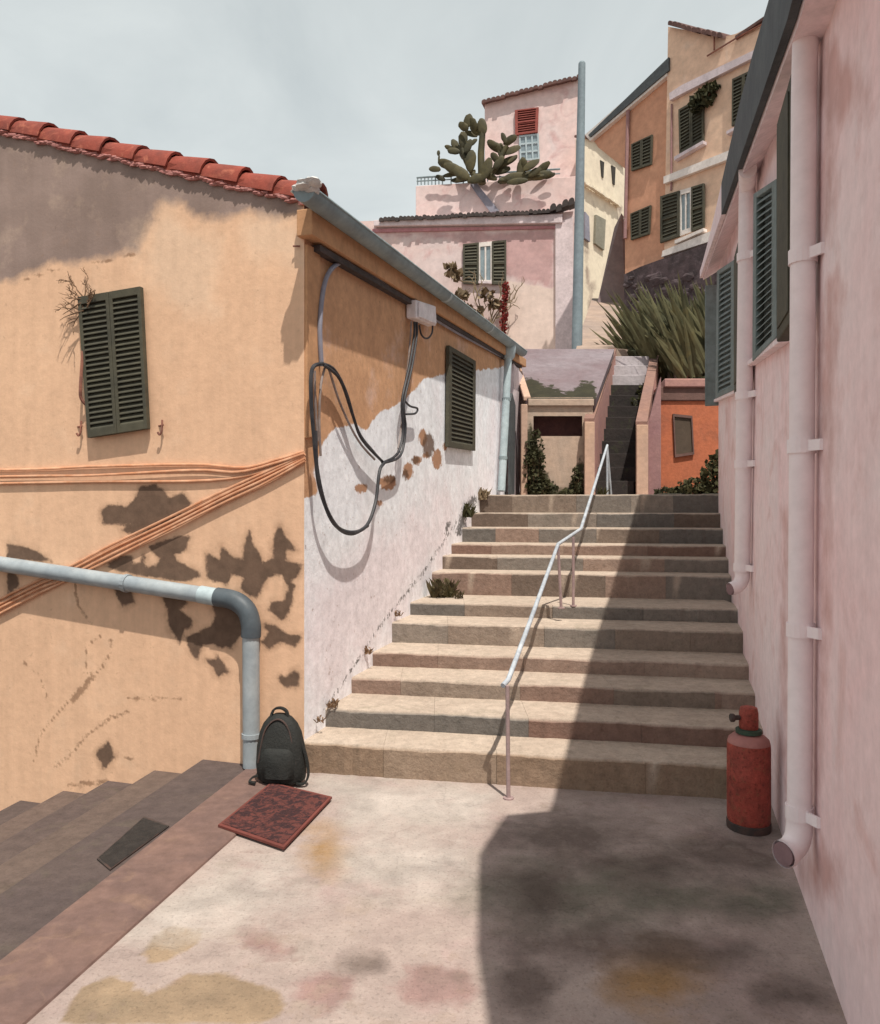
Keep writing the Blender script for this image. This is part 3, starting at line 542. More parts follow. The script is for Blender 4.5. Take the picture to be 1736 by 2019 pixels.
# ------------------------------------------------------------------ shutters (quads given by four corners on a wall)
def bil(q, u, v): return lerp(lerp(q[0], q[1], u), lerp(q[3], q[2], u), v)       # q: tl tr br bl
def shutter(q, n, nsl, parent, material, leaves=2, name='shutter', th=0.035, stile=0.12, slat_mat=None, rail=0.05, mid=True, back=True):
    grp = None
    for lf in range(leaves):
        u0, u1 = lf / leaves + (0.004 if lf else 0), (lf + 1) / leaves - (0.004 if lf < leaves - 1 else 0)
        B = lambda u, v: bil(q, lerp(u0, u1, u), v)
        mb = MB()
        for (a, b, c, d) in ((0, stile, 0, 1), (1 - stile, 1, 0, 1), (stile, 1 - stile, 0, rail), (stile, 1 - stile, 1 - rail, 1)) + (((stile, 1 - stile, 0.5, 0.5 + rail * 0.7),) if mid else ()):
            mb.prism([B(a, c), B(b, c), B(b, d), B(a, d)], n * th)
        if back: mb.prism([B(stile * .5, rail * .5), B(1 - stile * .5, rail * .5), B(1 - stile * .5, 1 - rail * .5), B(stile * .5, 1 - rail * .5)], n * th * 0.12)
        o = mb.build(name, material, parent, bevel=0.003)
        sl = MB(); r2 = random.Random(3 + lf)
        for k in range(nsl):
            v = lerp(rail, 1 - rail, (k + 0.5) / nsl); dv = (1 - 2 * rail) / nsl * 0.5
            if mid and 0.49 < v < 0.5 + rail * 0.7 + 0.01: continue
            j = r2.uniform(-0.1, 0.1) * dv
            p0, p1 = B(stile, v - dv + j), B(1 - stile, v - dv + j); p2, p3 = B(1 - stile, v + dv * .75 + j), B(stile, v + dv * .75 + j)
            inn, ou = n * th * 0.2, n * th * 0.92
            e = (B(0.5, 1) - B(0.5, 0)).normalized() * 0.006
            sl.add([p0 + inn, p1 + inn, p2 + ou, p3 + ou, p0 + inn + e, p1 + inn + e, p2 + ou + e, p3 + ou + e], [(0, 1, 2, 3), (7, 6, 5, 4), (0, 4, 5, 1), (1, 5, 6, 2), (2, 6, 7, 3), (3, 7, 4, 0)])
        sl.build('slats', slat_mat or material, o)
    return o
shutter([WF.pt(160, 588, 0.02), WF.pt(283, 567, 0.02), WF.pt(297, 846, 0.02), WF.pt(180, 864, 0.02)], WF.n, 24, house, M['shutter'], th=0.035, stile=0.1, rail=0.055, mid=False)
shutter([WL.pt(880, 681, 0.012), WL.pt(933, 712, 0.012), WL.pt(932, 889, 0.012), WL.pt(878, 881, 0.012)], WL.n, 20, house, M['shutter'], leaves=1, th=0.035, stile=0.1, mid=False)
for (x, y) in ((156, 850), (316, 848)):
    hk = MB(); hk.tube(curve([WF.pt(x + 4, y - 20, 0.02), WF.pt(x + 3, y, 0.03), WF.pt(x - 1, y + 9, 0.035), WF.pt(x - 5, y + 4, 0.04)], 4), 0.007, 6); hk.tube([WF.pt(x - 4, y - 8, -0.01), WF.pt(x + 6, y - 10, 0.03)], 0.006, 6)
    hk.build('shutter_hook', M['rusty'], house)
stay = MB(); stay.tube(curve([WF.pt(165, 668, 0.02), WF.pt(163, 700, 0.05), WF.pt(159, 760, 0.06), WF.pt(160, 785, 0.05), WF.pt(172, 800, 0.02)], 5), 0.011, 6); stay.build('shutter_stay', M['rusty'], house)
nb = MB(); nb.tube([WL.pt(592, 485, -0.02), WF.pt(578, 485, 0.03)], 0.006, 5); nb.build('nail', M['rusty'], house)
# end of the wall beyond the downpipe: a dark half-open door and the pale jamb
jamb = MB(); jamb.prism([wl(10.6, 1.6, 0.0), wl(11.25, 1.6, 0.0), wl(11.25, 3.55, 0.0), wl(10.6, 3.6, 0.0)], WL.n * 0.06)
jamb.build('door_jamb', M['far_cornice'], house)
dr = MB(); dr.prism([WL.pt(1002, 975, 0.065), WL.pt(1011, 975, 0.065), WL.pt(1013, 800, 0.065), WL.pt(1007, 775, 0.065), WL.pt(1003, 790, 0.065)], WL.n * 0.03); dr.build('door', M['slate'], house)

# downpipe at the far end of the gutter
dp = thing('downpipe', 'pale blue-grey downpipe under the far end of the long zinc gutter', 'downpipe', wl(10.0, 1.75, 0.1))
t_ = MB(); dpt = lerp(g0, g1, 0.93) + UP * -0.05
dtop = WL.pt(1003, 712, 0.10); dbot = WL.pt(989, 968, 0.07)
t_.tube([dtop + UP * 0.1, lerp(dtop, dbot, 0.5), dbot], 0.05, 12); t_.build('pipe', M['zinc_pale'], dp, smooth=True)
t_ = MB(); t_.lathe(dtop + UP * 0.04, [(0.055, -0.02), (0.085, 0.02), (0.10, 0.12), (0.10, 0.16), (0.0, 0.16)], 16); t_.build('hopper', M['zinc_pale'], dp, smooth=True)
for f in (0.3, 0.75):
    t_ = MB(); c = lerp(dtop, dbot, f); t_.lathe(c, [(0.05, -0.02), (0.058, -0.02), (0.058, 0.02), (0.05, 0.02)], 12); t_.build('clamp', M['zinc'], dp)

# ------------------------------------------------------------------ big grey pipe on the front wall
pp = thing('drainpipe', 'thick grey plastic pipe with dark elbow running down the orange front wall', 'pipe', WF.pt(497, 1500, 0.1))
po = 0.058
A, B, C = WF.pt(-370, 1055, po), WF.pt(28, 1116, po), WF.pt(432, 1178, po)
D, E = WF.pt(495, 1245, po), WF.pt(496, 1512, po)
q = MB(); q.tube([A, B, lerp(B, C, 0.5), C], 0.052, 16); q.build('pipe', M['pvc'], pp, smooth=True)
q = MB(); q.tube([WF.pt(396, 1172, po), WF.pt(436, 1179, po)], 0.056, 16); q.build('collar', M['zinc_pale'], pp, smooth=True)
q = MB(); q.tube(curve([WF.pt(428, 1177, po), WF.pt(462, 1184, po), WF.pt(486, 1203, po), WF.pt(495, 1232, po), WF.pt(495, 1256, po)], 5), 0.060, 16); q.build('elbow', M['pvc_dark'], pp, smooth=True)
q = MB(); q.tube([D, lerp(D, E, 0.5), E], 0.052, 16); q.build('pipe', M['pvc'], pp, smooth=True)
for (x, y) in ((496, 1450), (250, 1150)):
    q = MB(); c = WF.pt(x, y, po); dr_ = UP if y > 1300 else (C - B).normalized()
    q.lathe(c, [(0.052, -0.014), (0.059, -0.014), (0.059, 0.014), (0.052, 0.014)], 14, dr_); q.prism([c - WF.n * 0.03 + UP * 0.015, c - WF.n * 0.09 + UP * 0.015, c - WF.n * 0.09 - UP * 0.015, c - WF.n * 0.03 - UP * 0.015], WF.d * 0.01); q.build('clamp', M['pvc'], pp)

# orange cable bundles on the front wall
random.seed(21)
def bundle(lines, label, r):
    mb = MB()
    for k, ln in enumerate(lines):
        pts = []
        for (x, y) in ln:
            pts.append(WF.pt(x, y + random.uniform(-1.5, 1.5), 0.010 + 0.008 * (k % 2) + random.uniform(0, 0.004)))
        mb.tube(curve(pts, 6), r, 7)
    o = mb.build('cable_bundle', M['orange_cable'], smooth=True); return tag(o, label, 'cables', 'painted cables on the orange wall')
bundle([[(-370, 932), (28, 926), (180, 921), (380, 915), (480, 922), (545, 908), (600, 890)], [(-370, 948), (28, 940), (180, 936), (380, 926), (470, 932), (540, 914), (600, 893)], [(-370, 962), (28, 954), (180, 950), (380, 949), (480, 940), (548, 918), (600, 898)]],
       'three orange painted cables running level across the house wall below the shutter', 0.0085)
bundle([[(-370, 1378), (28, 1176), (120, 1134), (220, 1084), (330, 1030), (440, 975), (520, 938), (602, 900)], [(-370, 1390), (28, 1186), (120, 1143), (220, 1093), (330, 1040), (440, 984), (520, 946), (602, 905)], [(-370, 1368), (28, 1168), (120, 1127), (220, 1076), (330, 1021), (440, 968), (520, 931), (602, 896)], [(-370, 1402), (28, 1194), (120, 1150), (220, 1101), (330, 1048), (440, 991), (520, 953), (602, 909)]],
       'orange painted cable bundle slanting up the house wall to the corner', 0.0085)

# dry creeper beside the front shutter
def twigs(mb, root, n, rmin, rmax, spread, plane, depth=3, seed=1, r=0.006):
    rr = random.Random(seed)
    def grow(p, ang, ln, lev, rad):
        pts = [p]; a = ang
        for k in range(5):
            a += rr.uniform(-0.35, 0.35); p = p + (plane.d * (-math.cos(a)) + UP * math.sin(a)) * (ln / 5) + plane.n * rr.uniform(-0.008, 0.014)
            pts.append(p)
            if lev > 0 and k > 0 and rr.random() < 0.62: grow(p, a + rr.choice((-1, 1)) * rr.uniform(0.4, 1.0), ln * rr.uniform(0.3, 0.55), lev - 1, rad * 0.7)
        mb.tube(pts, [lerp(rad, rad * 0.35, i / 5) for i in range(6)], 5)
    for k in range(n): grow(root + UP * rr.uniform(-0.05, 0.05), lerp(spread[0], spread[1], (k + rr.random() * .7) / n), rr.uniform(rmin, rmax), depth - 1, r)
tw = MB(); WFl = Wall(LC, (-1, S)); WFl.d = -WF.d if WF.d.x < 0 else WF.d
twigs(tw, WF.pt(165, 600, 0.045), 9, 0.10, 0.19, (-0.7, 1.5), WFl, 3, 4, 0.0055)
twigs(tw, WF.pt(172, 592, 0.06), 4, 0.08, 0.14, (1.8, 2.9), WFl, 2, 9, 0.005)
tag(tw.build('dry_creeper', M['twig'], smooth=True), 'leafless brown creeper twigs growing from the top corner of the front shutter', 'plant')

# ------------------------------------------------------------------ conduit, junction box and hanging cables on the side wall
cd = MB(); cd.tube(curve([WL.pt(634, 722, 0.03), WL.pt(631, 640, 0.03), WL.pt(640, 560, 0.03), WL.pt(660, 524, 0.03), WL.pt(690, 516, 0.03), WL.pt(730, 540, 0.035), WL.pt(800, 592, 0.035)], 6), 0.016, 8)
tag(cd.build('conduit', M['conduit'], smooth=True), 'grey lilac conduit bending over under the eave to the white box', 'conduit')
cd = MB(); cd.tube([WL.pt(846, 622, 0.03), WL.pt(900, 655, 0.03), WL.pt(988, 702, 0.03)], 0.015, 8)
tag(cd.build('conduit', M['conduit'], smooth=True), 'straight grey conduit from the white box toward the far downpipe', 'conduit')
jb = thing('junction_box', 'white square junction box high on the side wall under the eave', 'junction box', WL.pt(822, 614, 0.05))
q = MB(); b4 = [WL.pt(801, 592, 0.01), WL.pt(840, 604, 0.01), WL.pt(842, 644, 0.01), WL.pt(801, 628, 0.01)]; q.prism(b4, WL.n * 0.09); q.build('body', M['box'], jb, bevel=0.012)
q = MB(); c4 = sum(b4, Vector()) / 4; q.prism([lerp(c4, v, 0.86) + WL.n * 0.093 for v in b4], WL.n * 0.014); q.build('lid', M['box'], jb, bevel=0.006)
random.seed(33)
def cable(lines, mat_, label, r, off=0.05, wob=1.2):
    mb = MB()
    for ln in lines:
        o = random.uniform(0, 0.02); mb.tube(curve([WL.pt(x + random.uniform(-wob, wob), y + random.uniform(-wob, wob), off + o) for x, y in ln], 6), r, 7)
    return tag(mb.build('hanging_cable', mat_, smooth=True), label, 'cable', 'cables hanging on the side wall')
cable([[(634, 716), (616, 728), (613, 790), (620, 860), (626, 930), (640, 995), (662, 1035), (694, 1050), (724, 1036), (742, 990), (748, 930), (757, 912)], [(622, 850), (627, 935), (643, 1000), (666, 1040), (696, 1053), (726, 1037)]], M['black_cable'], 'long black cable looping low in front of the whitewash', 0.0125, 0.07)
cable([[(636, 717), (660, 730), (684, 775), (706, 850), (735, 890), (756, 912)], [(640, 720), (672, 750), (696, 820), (715, 868), (758, 913)]], M['black_cable'], 'black cable slanting from the conduit end to the middle knot', 0.0105, 0.06)
cable([[(757, 912), (785, 893), (796, 850), (794, 790), (808, 720), (816, 660), (818, 634)], [(758, 914), (790, 897), (800, 845), (797, 795), (812, 720), (822, 664), (822, 634)], [(755, 913), (772, 905), (788, 890)]], M['black_cable'], 'black cables dropping from the white box to the middle knot', 0.0105, 0.06)
cable([[(826, 640), (832, 660), (842, 666), (852, 654), (852, 622), (846, 602)]], M['black_cable'], 'short black cable loop just under the white box', 0.0085, 0.06)
cable([[(797, 788), (808, 800), (824, 806), (818, 816), (800, 816)]], M['black_cable'], 'stub of black cable kinked out at mid height of the side wall', 0.009, 0.05)
cable([[(640, 722), (634, 760), (630, 830), (632, 900)], [(622, 730), (621, 790), (628, 870)], [(648, 726), (672, 800), (706, 870), (740, 905)]], M['brown_cable'], 'grey-brown cables hanging straight below the conduit end', 0.008, 0.035)
cable([[(812, 634), (808, 690), (800, 760), (794, 830), (786, 885)]], M['brown_cable'], 'grey-brown cable running straight down from the white box', 0.008, 0.035)

# ================================================================== backpack
bp0 = Vector((-0.915, 4.40, kz))
bag = thing('backpack', 'black backpack standing against the orange wall corner beside the first step', 'backpack', bp0)
W_, H_, D_ = 0.142, 0.385, 0.075
prof = [(0.0, 0.80, 0.80), (0.02, 0.98, 1.0), (0.10, 1.03, 1.08), (0.2, 0.98, 1.0), (0.28, 0.86, 0.86), (0.33, 0.70, 0.7), (0.365, 0.48, 0.5), (0.383, 0.22, 0.28)]
bw = Vector((1, -0.12, 0)).normalized(); bd = Vector((0.12, 1, 0)).normalized()
q = MB(); seg = 20; vs = []
for (h, kx, kd_) in prof:
    for k in range(seg):
        a = 2 * math.pi * k / seg; ca, sa = math.cos(a), math.sin(a)
        ex = math.copysign(abs(ca) ** 0.75, ca); ey = math.copysign(abs(sa) ** 0.75, sa)
        vs.append(bp0 + bw * (W_ * kx * ex + 0.0 - 0.02 * h / H_) + bd * (D_ * kd_ * ey + 0.03 * h / H_) + UP * (h + 0.003))
m = len(prof); q.add(vs, [(i * seg + k, i * seg + (k + 1) % seg, (i + 1) * seg + (k + 1) % seg, (i + 1) * seg + k) for i in range(m - 1) for k in range(seg)] + [tuple(range(seg)), tuple((m - 1) * seg + k for k in range(seg))])
q.build('body', M['bag'], bag, smooth=True)
q = MB(); vs = []
for (h, kx, e) in [(0.03, 0.7, 0.0), (0.045, 0.78, 1), (0.12, 0.8, 1.15), (0.18, 0.74, 1.0), (0.205, 0.66, 0.3), (0.21, 0.6, 0.0)]:
    for k in range(9):
        a = lerp(-1, 1, k / 8); vs.append(bp0 + bw * (W_ * kx * a - 0.02 * h / H_) - bd * (D_ * 0.93 * (1 - 0.35 * a ** 4) + 0.03 * e * (1 - a ** 4) - 0.03 * h / H_) + UP * h)
q.add(vs, [(i * 9 + k, i * 9 + k + 1, (i + 1) * 9 + k + 1, (i + 1) * 9 + k) for i in range(5) for k in range(8)]); q.build('front_pocket', M['bag'], bag, smooth=True)
def strap(pts, w, th, name):
    mb = MB(); pts = curve(pts, 6); n_ = len(pts); L_, R_ = [], []
    vs = []
    for i in range(n_):
        t = (pts[min(i + 1, n_ - 1)] - pts[max(i - 1, 0)]).normalized(); s_ = t.cross(bd).normalized(); nn = t.cross(s_)
        vs += [pts[i] + bd * w, pts[i] + bd * w + s_ * th, pts[i] - bd * w + s_ * th, pts[i] - bd * w]
    mb.add(vs, [(i * 4 + k, i * 4 + (k + 1) % 4, i * 4 + 4 + (k + 1) % 4, i * 4 + 4 + k) for i in range(n_ - 1) for k in range(4)] + [(0, 1, 2, 3), tuple((n_ - 1) * 4 + k for k in (3, 2, 1, 0))])
    mb.build(name, M['bag'], bag, smooth=True)
b_ = lambda x, z, y=0.0: bp0 + bw * x + bd * y + UP * z
strap([b_(-0.065, 0.365, 0.01), b_(-0.05, 0.405, 0.02), b_(-0.015, 0.415, 0.02), b_(0.015, 0.40, 0.02), b_(0.025, 0.37, 0.02)], 0.012, 0.012, 'top_handle')
strap([b_(0.11, 0.23, 0.0), b_(0.135, 0.18, -0.01), b_(0.155, 0.11, -0.02), b_(0.16, 0.05, -0.03), b_(0.14, 0.012, -0.04), b_(0.105, 0.02, -0.05)], 0.012, 0.01, 'shoulder_strap')
strap([b_(-0.12, 0.05, -0.03), b_(-0.165, 0.035, -0.04), b_(-0.175, 0.012, -0.06), b_(-0.13, 0.008, -0.08)], 0.011, 0.01, 'shoulder_strap')
q = MB(); q.tube(curve([b_(-0.125, 0.12, -0.05), b_(-0.09, 0.30, -0.035), b_(-0.02, 0.365, -0.02), b_(0.05, 0.31, -0.03), b_(0.10, 0.12, -0.05)], 6), 0.005, 6); q.build('zipper', M['gas_dark'], bag)

# doormats
def rug(q4, th, name, label, m1, m2=None, bw_=0.05):
    t = thing(name, label, 'doormat', sum(q4, Vector()) / 4)
    mb = MB(); c = sum(q4, Vector()) / 4
    mb.prism([lerp(c, v, 1 - bw_) for v in q4], UP * th); mb.build('pile', m1, t)
    if m2:
        mb = MB(); inn = [lerp(c, v, 1 - bw_) for v in q4]
        for i in range(4): mb.prism([q4[i], q4[(i + 1) % 4], inn[(i + 1) % 4], inn[i]], UP * th * 0.8)
        mb.build('border', m2, t)
    return t
rug([G(430, 1631, 0.014), G(535, 1546, 0.014), G(655, 1575, 0.014), G(560, 1676, 0.014)], 0.014, 'doormat', 'red-brown bristle doormat lying on the pale pavement by the backpack', M['mat_red'], M['mat_edge'], 0.07)
zs = 0.003
rug([G(191, 1695, zs), G(284, 1612, zs), G(334, 1630, zs), G(217, 1717, zs)], 0.006, 'doormat', 'black doormat lying on the top brown step beside the kerb', M['mat_black'], M['gas_dark'], 0.06)

# ================================================================== handrail on the stairs
hr = thing('handrail', 'pale painted metal handrail climbing the middle of the stone stairs', 'handrail', G(1003, 1575))
def R3(): pass
p0 = G(1003, 1575); d0 = p0.y
b0 = Vector((p0.x, d0, 0)); t0 = P(1001, 1348, d0)
dm = 6.16; bm0 = P(1107, 1187, dm); tm = P(1101, 1073, dm)
dm2 = 6.30; bm1 = Vector((P(1131, 1187, dm2).x, dm2, 0.78)); tm1 = P(1131, 1056, dm2)
tk = P(1146, 1043, 6.6)
de = 8.85; te = P(1198, 878, de); be = Vector((te.x, de, 1.73))
q = MB(); q.tube([P(992, 1352, d0), t0 + (P(1012, 1300, d0 + .35) - t0) * 0.15, lerp(t0, tm, 0.33), lerp(t0, tm, 0.66), tm, lerp(tm, tk, 0.5), tk, lerp(tk, te, 0.5), te], 0.0145, 10); q.build('rail', M['rail'], hr, smooth=True)
for a, b in ((b0, t0), (Vector((bm0.x, bm0.y, 0.78)), tm), (bm1, tm1)):
    q = MB(); q.tube([a, b - UP * 0.012], 0.0115, 8); q.lathe(a, [(0.03, 0.0), (0.03, 0.008), (0.0, 0.008)], 10); q.build('post', M['rail_post'], hr, smooth=True)
q = MB(); q.tube([be, te], 0.013, 8); q.tube([be + Vector((0.07, 0.1, 0)), te], 0.011, 8); q.build('post', M['rail'], hr, smooth=True)

# ================================================================== pink house on the right
pk = thing('pink_house', 'pale pink house with blue-green shutters along the right of the stairs', 'house', wr(3.0))
R_END = 8.35
def ez(d): return 3.27 + 0.153 * max(0.0, d - 2.6)
def ei(d): return ez(d) + 0.14 * min(1.0, max(0.0, (d - 2.6) / 1.6))      # the soffit rises to the wall
pw = MB()
def stained_right():
    stained_face(pw, [Vector((wr(-3.2).x, -3.2, -0.1)), Vector((wr(R_END).x, R_END, -0.1)), Vector((wr(R_END).x, R_END, ei(R_END) + 0.02)), Vector((wr(4.2).x, 4.2, ei(4.2) + 0.02)), Vector((wr(2.6).x, 2.6, ei(2.6) + 0.02)), Vector((wr(-3.2).x, -3.2, ei(-3) + 0.02))], SD, UP, 0.06, {
        'damp_shade': [('l', [(1640, 100), (1632, 480)], 18, 10), ('l', [(1640, 560), (1632, 860)], 20, 14), ('l', [(1635, 900), (1630, 1220)], 16, 6), ('l', [(1628, 1260), (1610, 1600)], 14, 4), ('p', ell(1660, 180, 40, 60), 30, 0), ('l', [(1548, 1000), (1545, 1500)], 10, 3), ('p', ell(1620, 1720, 40, 50), 25, 0), ('l', [(1445, 500), (1415, 590)], 8, 3)]})  # darker pink strips along the pipe stand for its cast shadow
stained_right(); pad_attrs(pw); pw.build('wall', M['pink'], pk)
q = MB(); q.prism([wr(-3.2, -0.03), wr(R_END, -0.03), wr(R_END, -4), wr(-3.2, -4)], UP * (ez(0) - 0.0)); q.build('wall_core', M['pink'], pk)
q = MB(); q.prism([wr(R_END, 0.0) + UP * -0.1, wr(R_END, -4) + UP * -0.1, wr(R_END, -4) + UP * 6.0, wr(R_END, 0.0) + UP * ez(R_END)], SD * 0.03); q.build('wall', M['pink'], pk)
# eave: soffit board + dark fascia, unseen near part shaped to cast the pavement shadow
def eo(d):                                           # overhang
    return float(np.interp(d, [-3.4, 0.8, 1.2, 1.9, 2.35, 2.46, 8.62], [0.03, 0.03, 0.17, 0.34, 0.31, 0.10, 0.15]))
def e_(d, o, z): return Vector((0.555 + S * d, d, z)) + WR.n * o
ds = [-3.4, -1.5, 0.3, 0.8, 1.2, 1.55, 1.9, 2.35, 2.46, 2.6, 2.9, 3.2, 3.6, 4.2, 5.0, 6.0, 7.0, 8.0, 8.62]
q = MB(); vs = []
for d in ds: vs += [e_(d, -0.1, ei(d) - 0.005), e_(d, eo(d), ez(d) - 0.005), e_(d, eo(d), ez(d) + 0.04), e_(d, -0.1, ei(d) + 0.04)]
n = len(ds); q.add(vs, [(i * 4 + k, i * 4 + (k + 1) % 4, i * 4 + 4 + (k + 1) % 4, i * 4 + 4 + k) for i in range(n - 1) for k in range(4)] + [(0, 1, 2, 3), tuple((n - 1) * 4 + k for k in (3, 2, 1, 0))])
q.build('soffit', M['soffit'], pk)
fh = lambda d: float(np.interp(d, [2.0, 3.0, 3.9, 4.7, 6.2, 7.5, 9], [0.28, 0.30, 0.34, 0.29, 0.17, 0.09, 0.08]))
for dl, mm_ in (([d for d in ds if d <= 5.0] + [5.5], 'slate'), ([5.5] + [d for d in ds if d > 5.5], 'soffit')):
    q = MB(); vs = []
    for d in dl:
        o = eo(d); vs += [e_(d, o + 0.003, ez(d) + 0.02), e_(d, o + 0.035, ez(d) + 0.02), e_(d, o + 0.035, ez(d) + 0.02 + fh(d)), e_(d, o + 0.003, ez(d) + 0.02 + fh(d))]
    n = len(dl); q.add(vs, [(i * 4 + k, i * 4 + (k + 1) % 4, i * 4 + 4 + (k + 1) % 4, i * 4 + 4 + k) for i in range(n - 1) for k in range(4)] + [(0, 1, 2, 3), tuple((n - 1) * 4 + k for k in (3, 2, 1, 0))])
    q.build('fascia', M[mm_], pk)
n = len(ds)
q = MB(); vs = []
for d in ds: vs += [e_(d, eo(d) + 0.002, ez(d) + 0.02 + fh(d) - 0.03), e_(d, -4.0, ez(d) + 2.1), e_(d, -4.0, ez(d) + 2.0), e_(d, eo(d) + 0.002, ez(d) + 0.052)]
q.add(vs, [(i * 4 + k, i * 4 + (k + 1) % 4, i * 4 + 4 + (k + 1) % 4, i * 4 + 4 + k) for i in range(n - 1) for k in range(4)] + [(0, 1, 2, 3), tuple((n - 1) * 4 + k for k in (3, 2, 1, 0))])
q.build('roof', M['tile_dark'], pk)
# shutters of the pink house
def wq(x0, y0, x1, y1, x2, y2, x3, y3, o): return [WR.pt(x0, y0, o), WR.pt(x1, y1, o), WR.pt(x2, y2, o), WR.pt(x3, y3, o)]
def wq5(*a): return [v - WR.n * 0.05 for v in wq(*a)]
shutter(wq5(1486, 382, 1531, 352, 1531, 664, 1484, 712, 0.055), WR.n, 22, pk, M['shutter_blue'], leaves=1, th=0.05, stile=0.16, rail=0.035, mid=False)
shutter(wq5(1414, 534, 1449, 511, 1449, 768, 1411, 786, 0.055), WR.n, 22, pk, M['shutter_blue'], leaves=1, th=0.05, stile=0.16, rail=0.035, mid=False)
def leaf_board(x0, x1, y0, y1, o, name='shutter', sl=True):
    a, b = WR.pt(x0, y0, o), WR.pt(x1, y0, o); c, d = WR.pt(x1, y1, o), WR.pt(x0, y1, o)
    zt = (a.z + b.z) / 2; zb_ = (c.z + d.z) / 2
    for v in (a, b): v.z = zt
    for v in (c, d): v.z = zb_
    mb = MB(); mb.prism([a, b, c, d], WR.n * -0.05); 
    o_ = mb.build(name, M['shutter'], pk, bevel=0.006)
    mb = MB(); mb.prism([lerp(lerp(a, b, 0.12), lerp(d, c, 0.12), 0.05), lerp(lerp(a, b, 0.88), lerp(d, c, 0.88), 0.05), lerp(lerp(a, b, 0.88), lerp(d, c, 0.88), 0.95), lerp(lerp(a, b, 0.12), lerp(d, c, 0.12), 0.95)], WR.n * 0.006); mb.build('panel', M['shutter'], o_)
# near leaf, folded back and standing a little off the wall
leaf_board(1532, 1561, 196, 654, 0.085)
leaf_board(1448, 1461, 482, 764, 0.085)
q = MB(); e0 = e_(8.36, 0.0, 2.72); q.prism([e0, e0 + WR.n * 0.14, e0 + WR.n * 0.14 + UP * 1.33, e0 + UP * 1.33], SD * 0.04); q.build('shutter', M['shutter_blue'], pk, bevel=0.006)
# window reveals/sills
for (xa, ya, xb, yb) in ((1484, 716, 1561, 660), (1411, 790, 1461, 768)):
    a, b = WR.pt(xa, ya, 0.0), WR.pt(xb, yb, 0.0); mb = MB(); mb.prism([a, b, b + UP * -0.03, a + UP * -0.03], WR.n * 0.05); mb.build('sill', M['soffit'], pk, bevel=0.004)

# downpipes on the pink house
def rpipe(x_top, y_top, x_bot, y_bot, r, off, label, clamps, foot, top_curve=None):
    a, b = WR.pt(x_top, y_top, off), WR.pt(x_bot, y_bot, off)
    t = thing('downpipe', label, 'downpipe', b, 'downpipes on the pink house')
    mb = MB(); pts = (top_curve or []) + [a, lerp(a, b, 0.25), lerp(a, b, 0.5), lerp(a, b, 0.75), b]; mb.tube(pts, r, 18); mb.build('pipe', M['pipe_white'], t, smooth=True)
    for y in clamps:
        f = (y - y_top) / (y_bot - y_top); c = lerp(a, b, f); mb = MB()
        mb.lathe(c, [(r, -0.024), (r * 1.14, -0.026), (r * 1.14, 0.026), (r, 0.024)], 18)
        tb = -SD * (r * 1.1) ; mb.prism([c + tb * 1.9 + UP * 0.02 - WR.n * off, c + tb * 0.2 + UP * 0.02, c + tb * 0.2 - UP * 0.02, c + tb * 1.9 - UP * 0.02 - WR.n * off], WR.n * 0.012)
        mb.build('clamp', M['pipe_white'], t)
    if foot: foot(t, b, r)
    return t
def foot1(t, b, r):
    mb = MB(); dirn = Vector((-0.9, -0.45, 0)).normalized()
    pts = curve([b + UP * 0.05, b, b + UP * -0.055 + dirn * 0.012, b + UP * -0.085 + dirn * 0.045, b + UP * -0.095 + dirn * 0.085], 5)
    mb.tube(pts, r * 1.07, 18, closed_caps=False); mb.build('elbow', M['pipe_white'], t, smooth=True)
    mb = MB(); e = pts[-1]; mb.tube([e - dirn * 0.01, e + dirn * 0.006], r * 0.97, 18); mb.build('mouth', M['pipe_mouth'], t)
    mb = MB(); mb.tube([e - dirn * 0.022, e + dirn * 0.004], r * 1.15, 18, closed_caps=False); mb.build('rim', M['pipe_white'], t, smooth=True)
def foot2(t, b, r):
    mb = MB(); dirn = Vector((-0.9, -0.2, 0)).normalized(); pts = curve([b + UP * 0.03, b + UP * -0.04, b + UP * -0.09 + dirn * 0.03, b + UP * -0.11 + dirn * 0.09], 4)
    mb.tube(pts, [lerp(r, r * 0.85, i / (len(pts) - 1)) for i in range(len(pts))], 14, closed_caps=False); mb.build('elbow', M['pipe_white'], t, smooth=True)
    mb = MB(); mb.tube([pts[-1] - dirn * 0.015, pts[-1] + dirn * 0.002], r * 0.80, 14); mb.build('mouth', M['pipe_mouth'], t)
r1 = 0.044; off1 = 0.056
top1 = [WR.pt(1589, 66, off1), WR.pt(1587, 140, off1)]
rpipe(1586, 190, 1577, 1625, r1, off1, 'thick pinkish-white downpipe with clamps and bottom elbow near the gas bottle', [498, 868, 1232, 1600], foot1, top1)
top2 = [WR.pt(1475, 333, 0.09), WR.pt(1474, 360, 0.065)]
rpipe(1474, 380, 1464, 1128, 0.05, 0.06, 'thinner pinkish-white downpipe between the two shuttered windows', [500, 768, 905, 1118], foot2, top2)

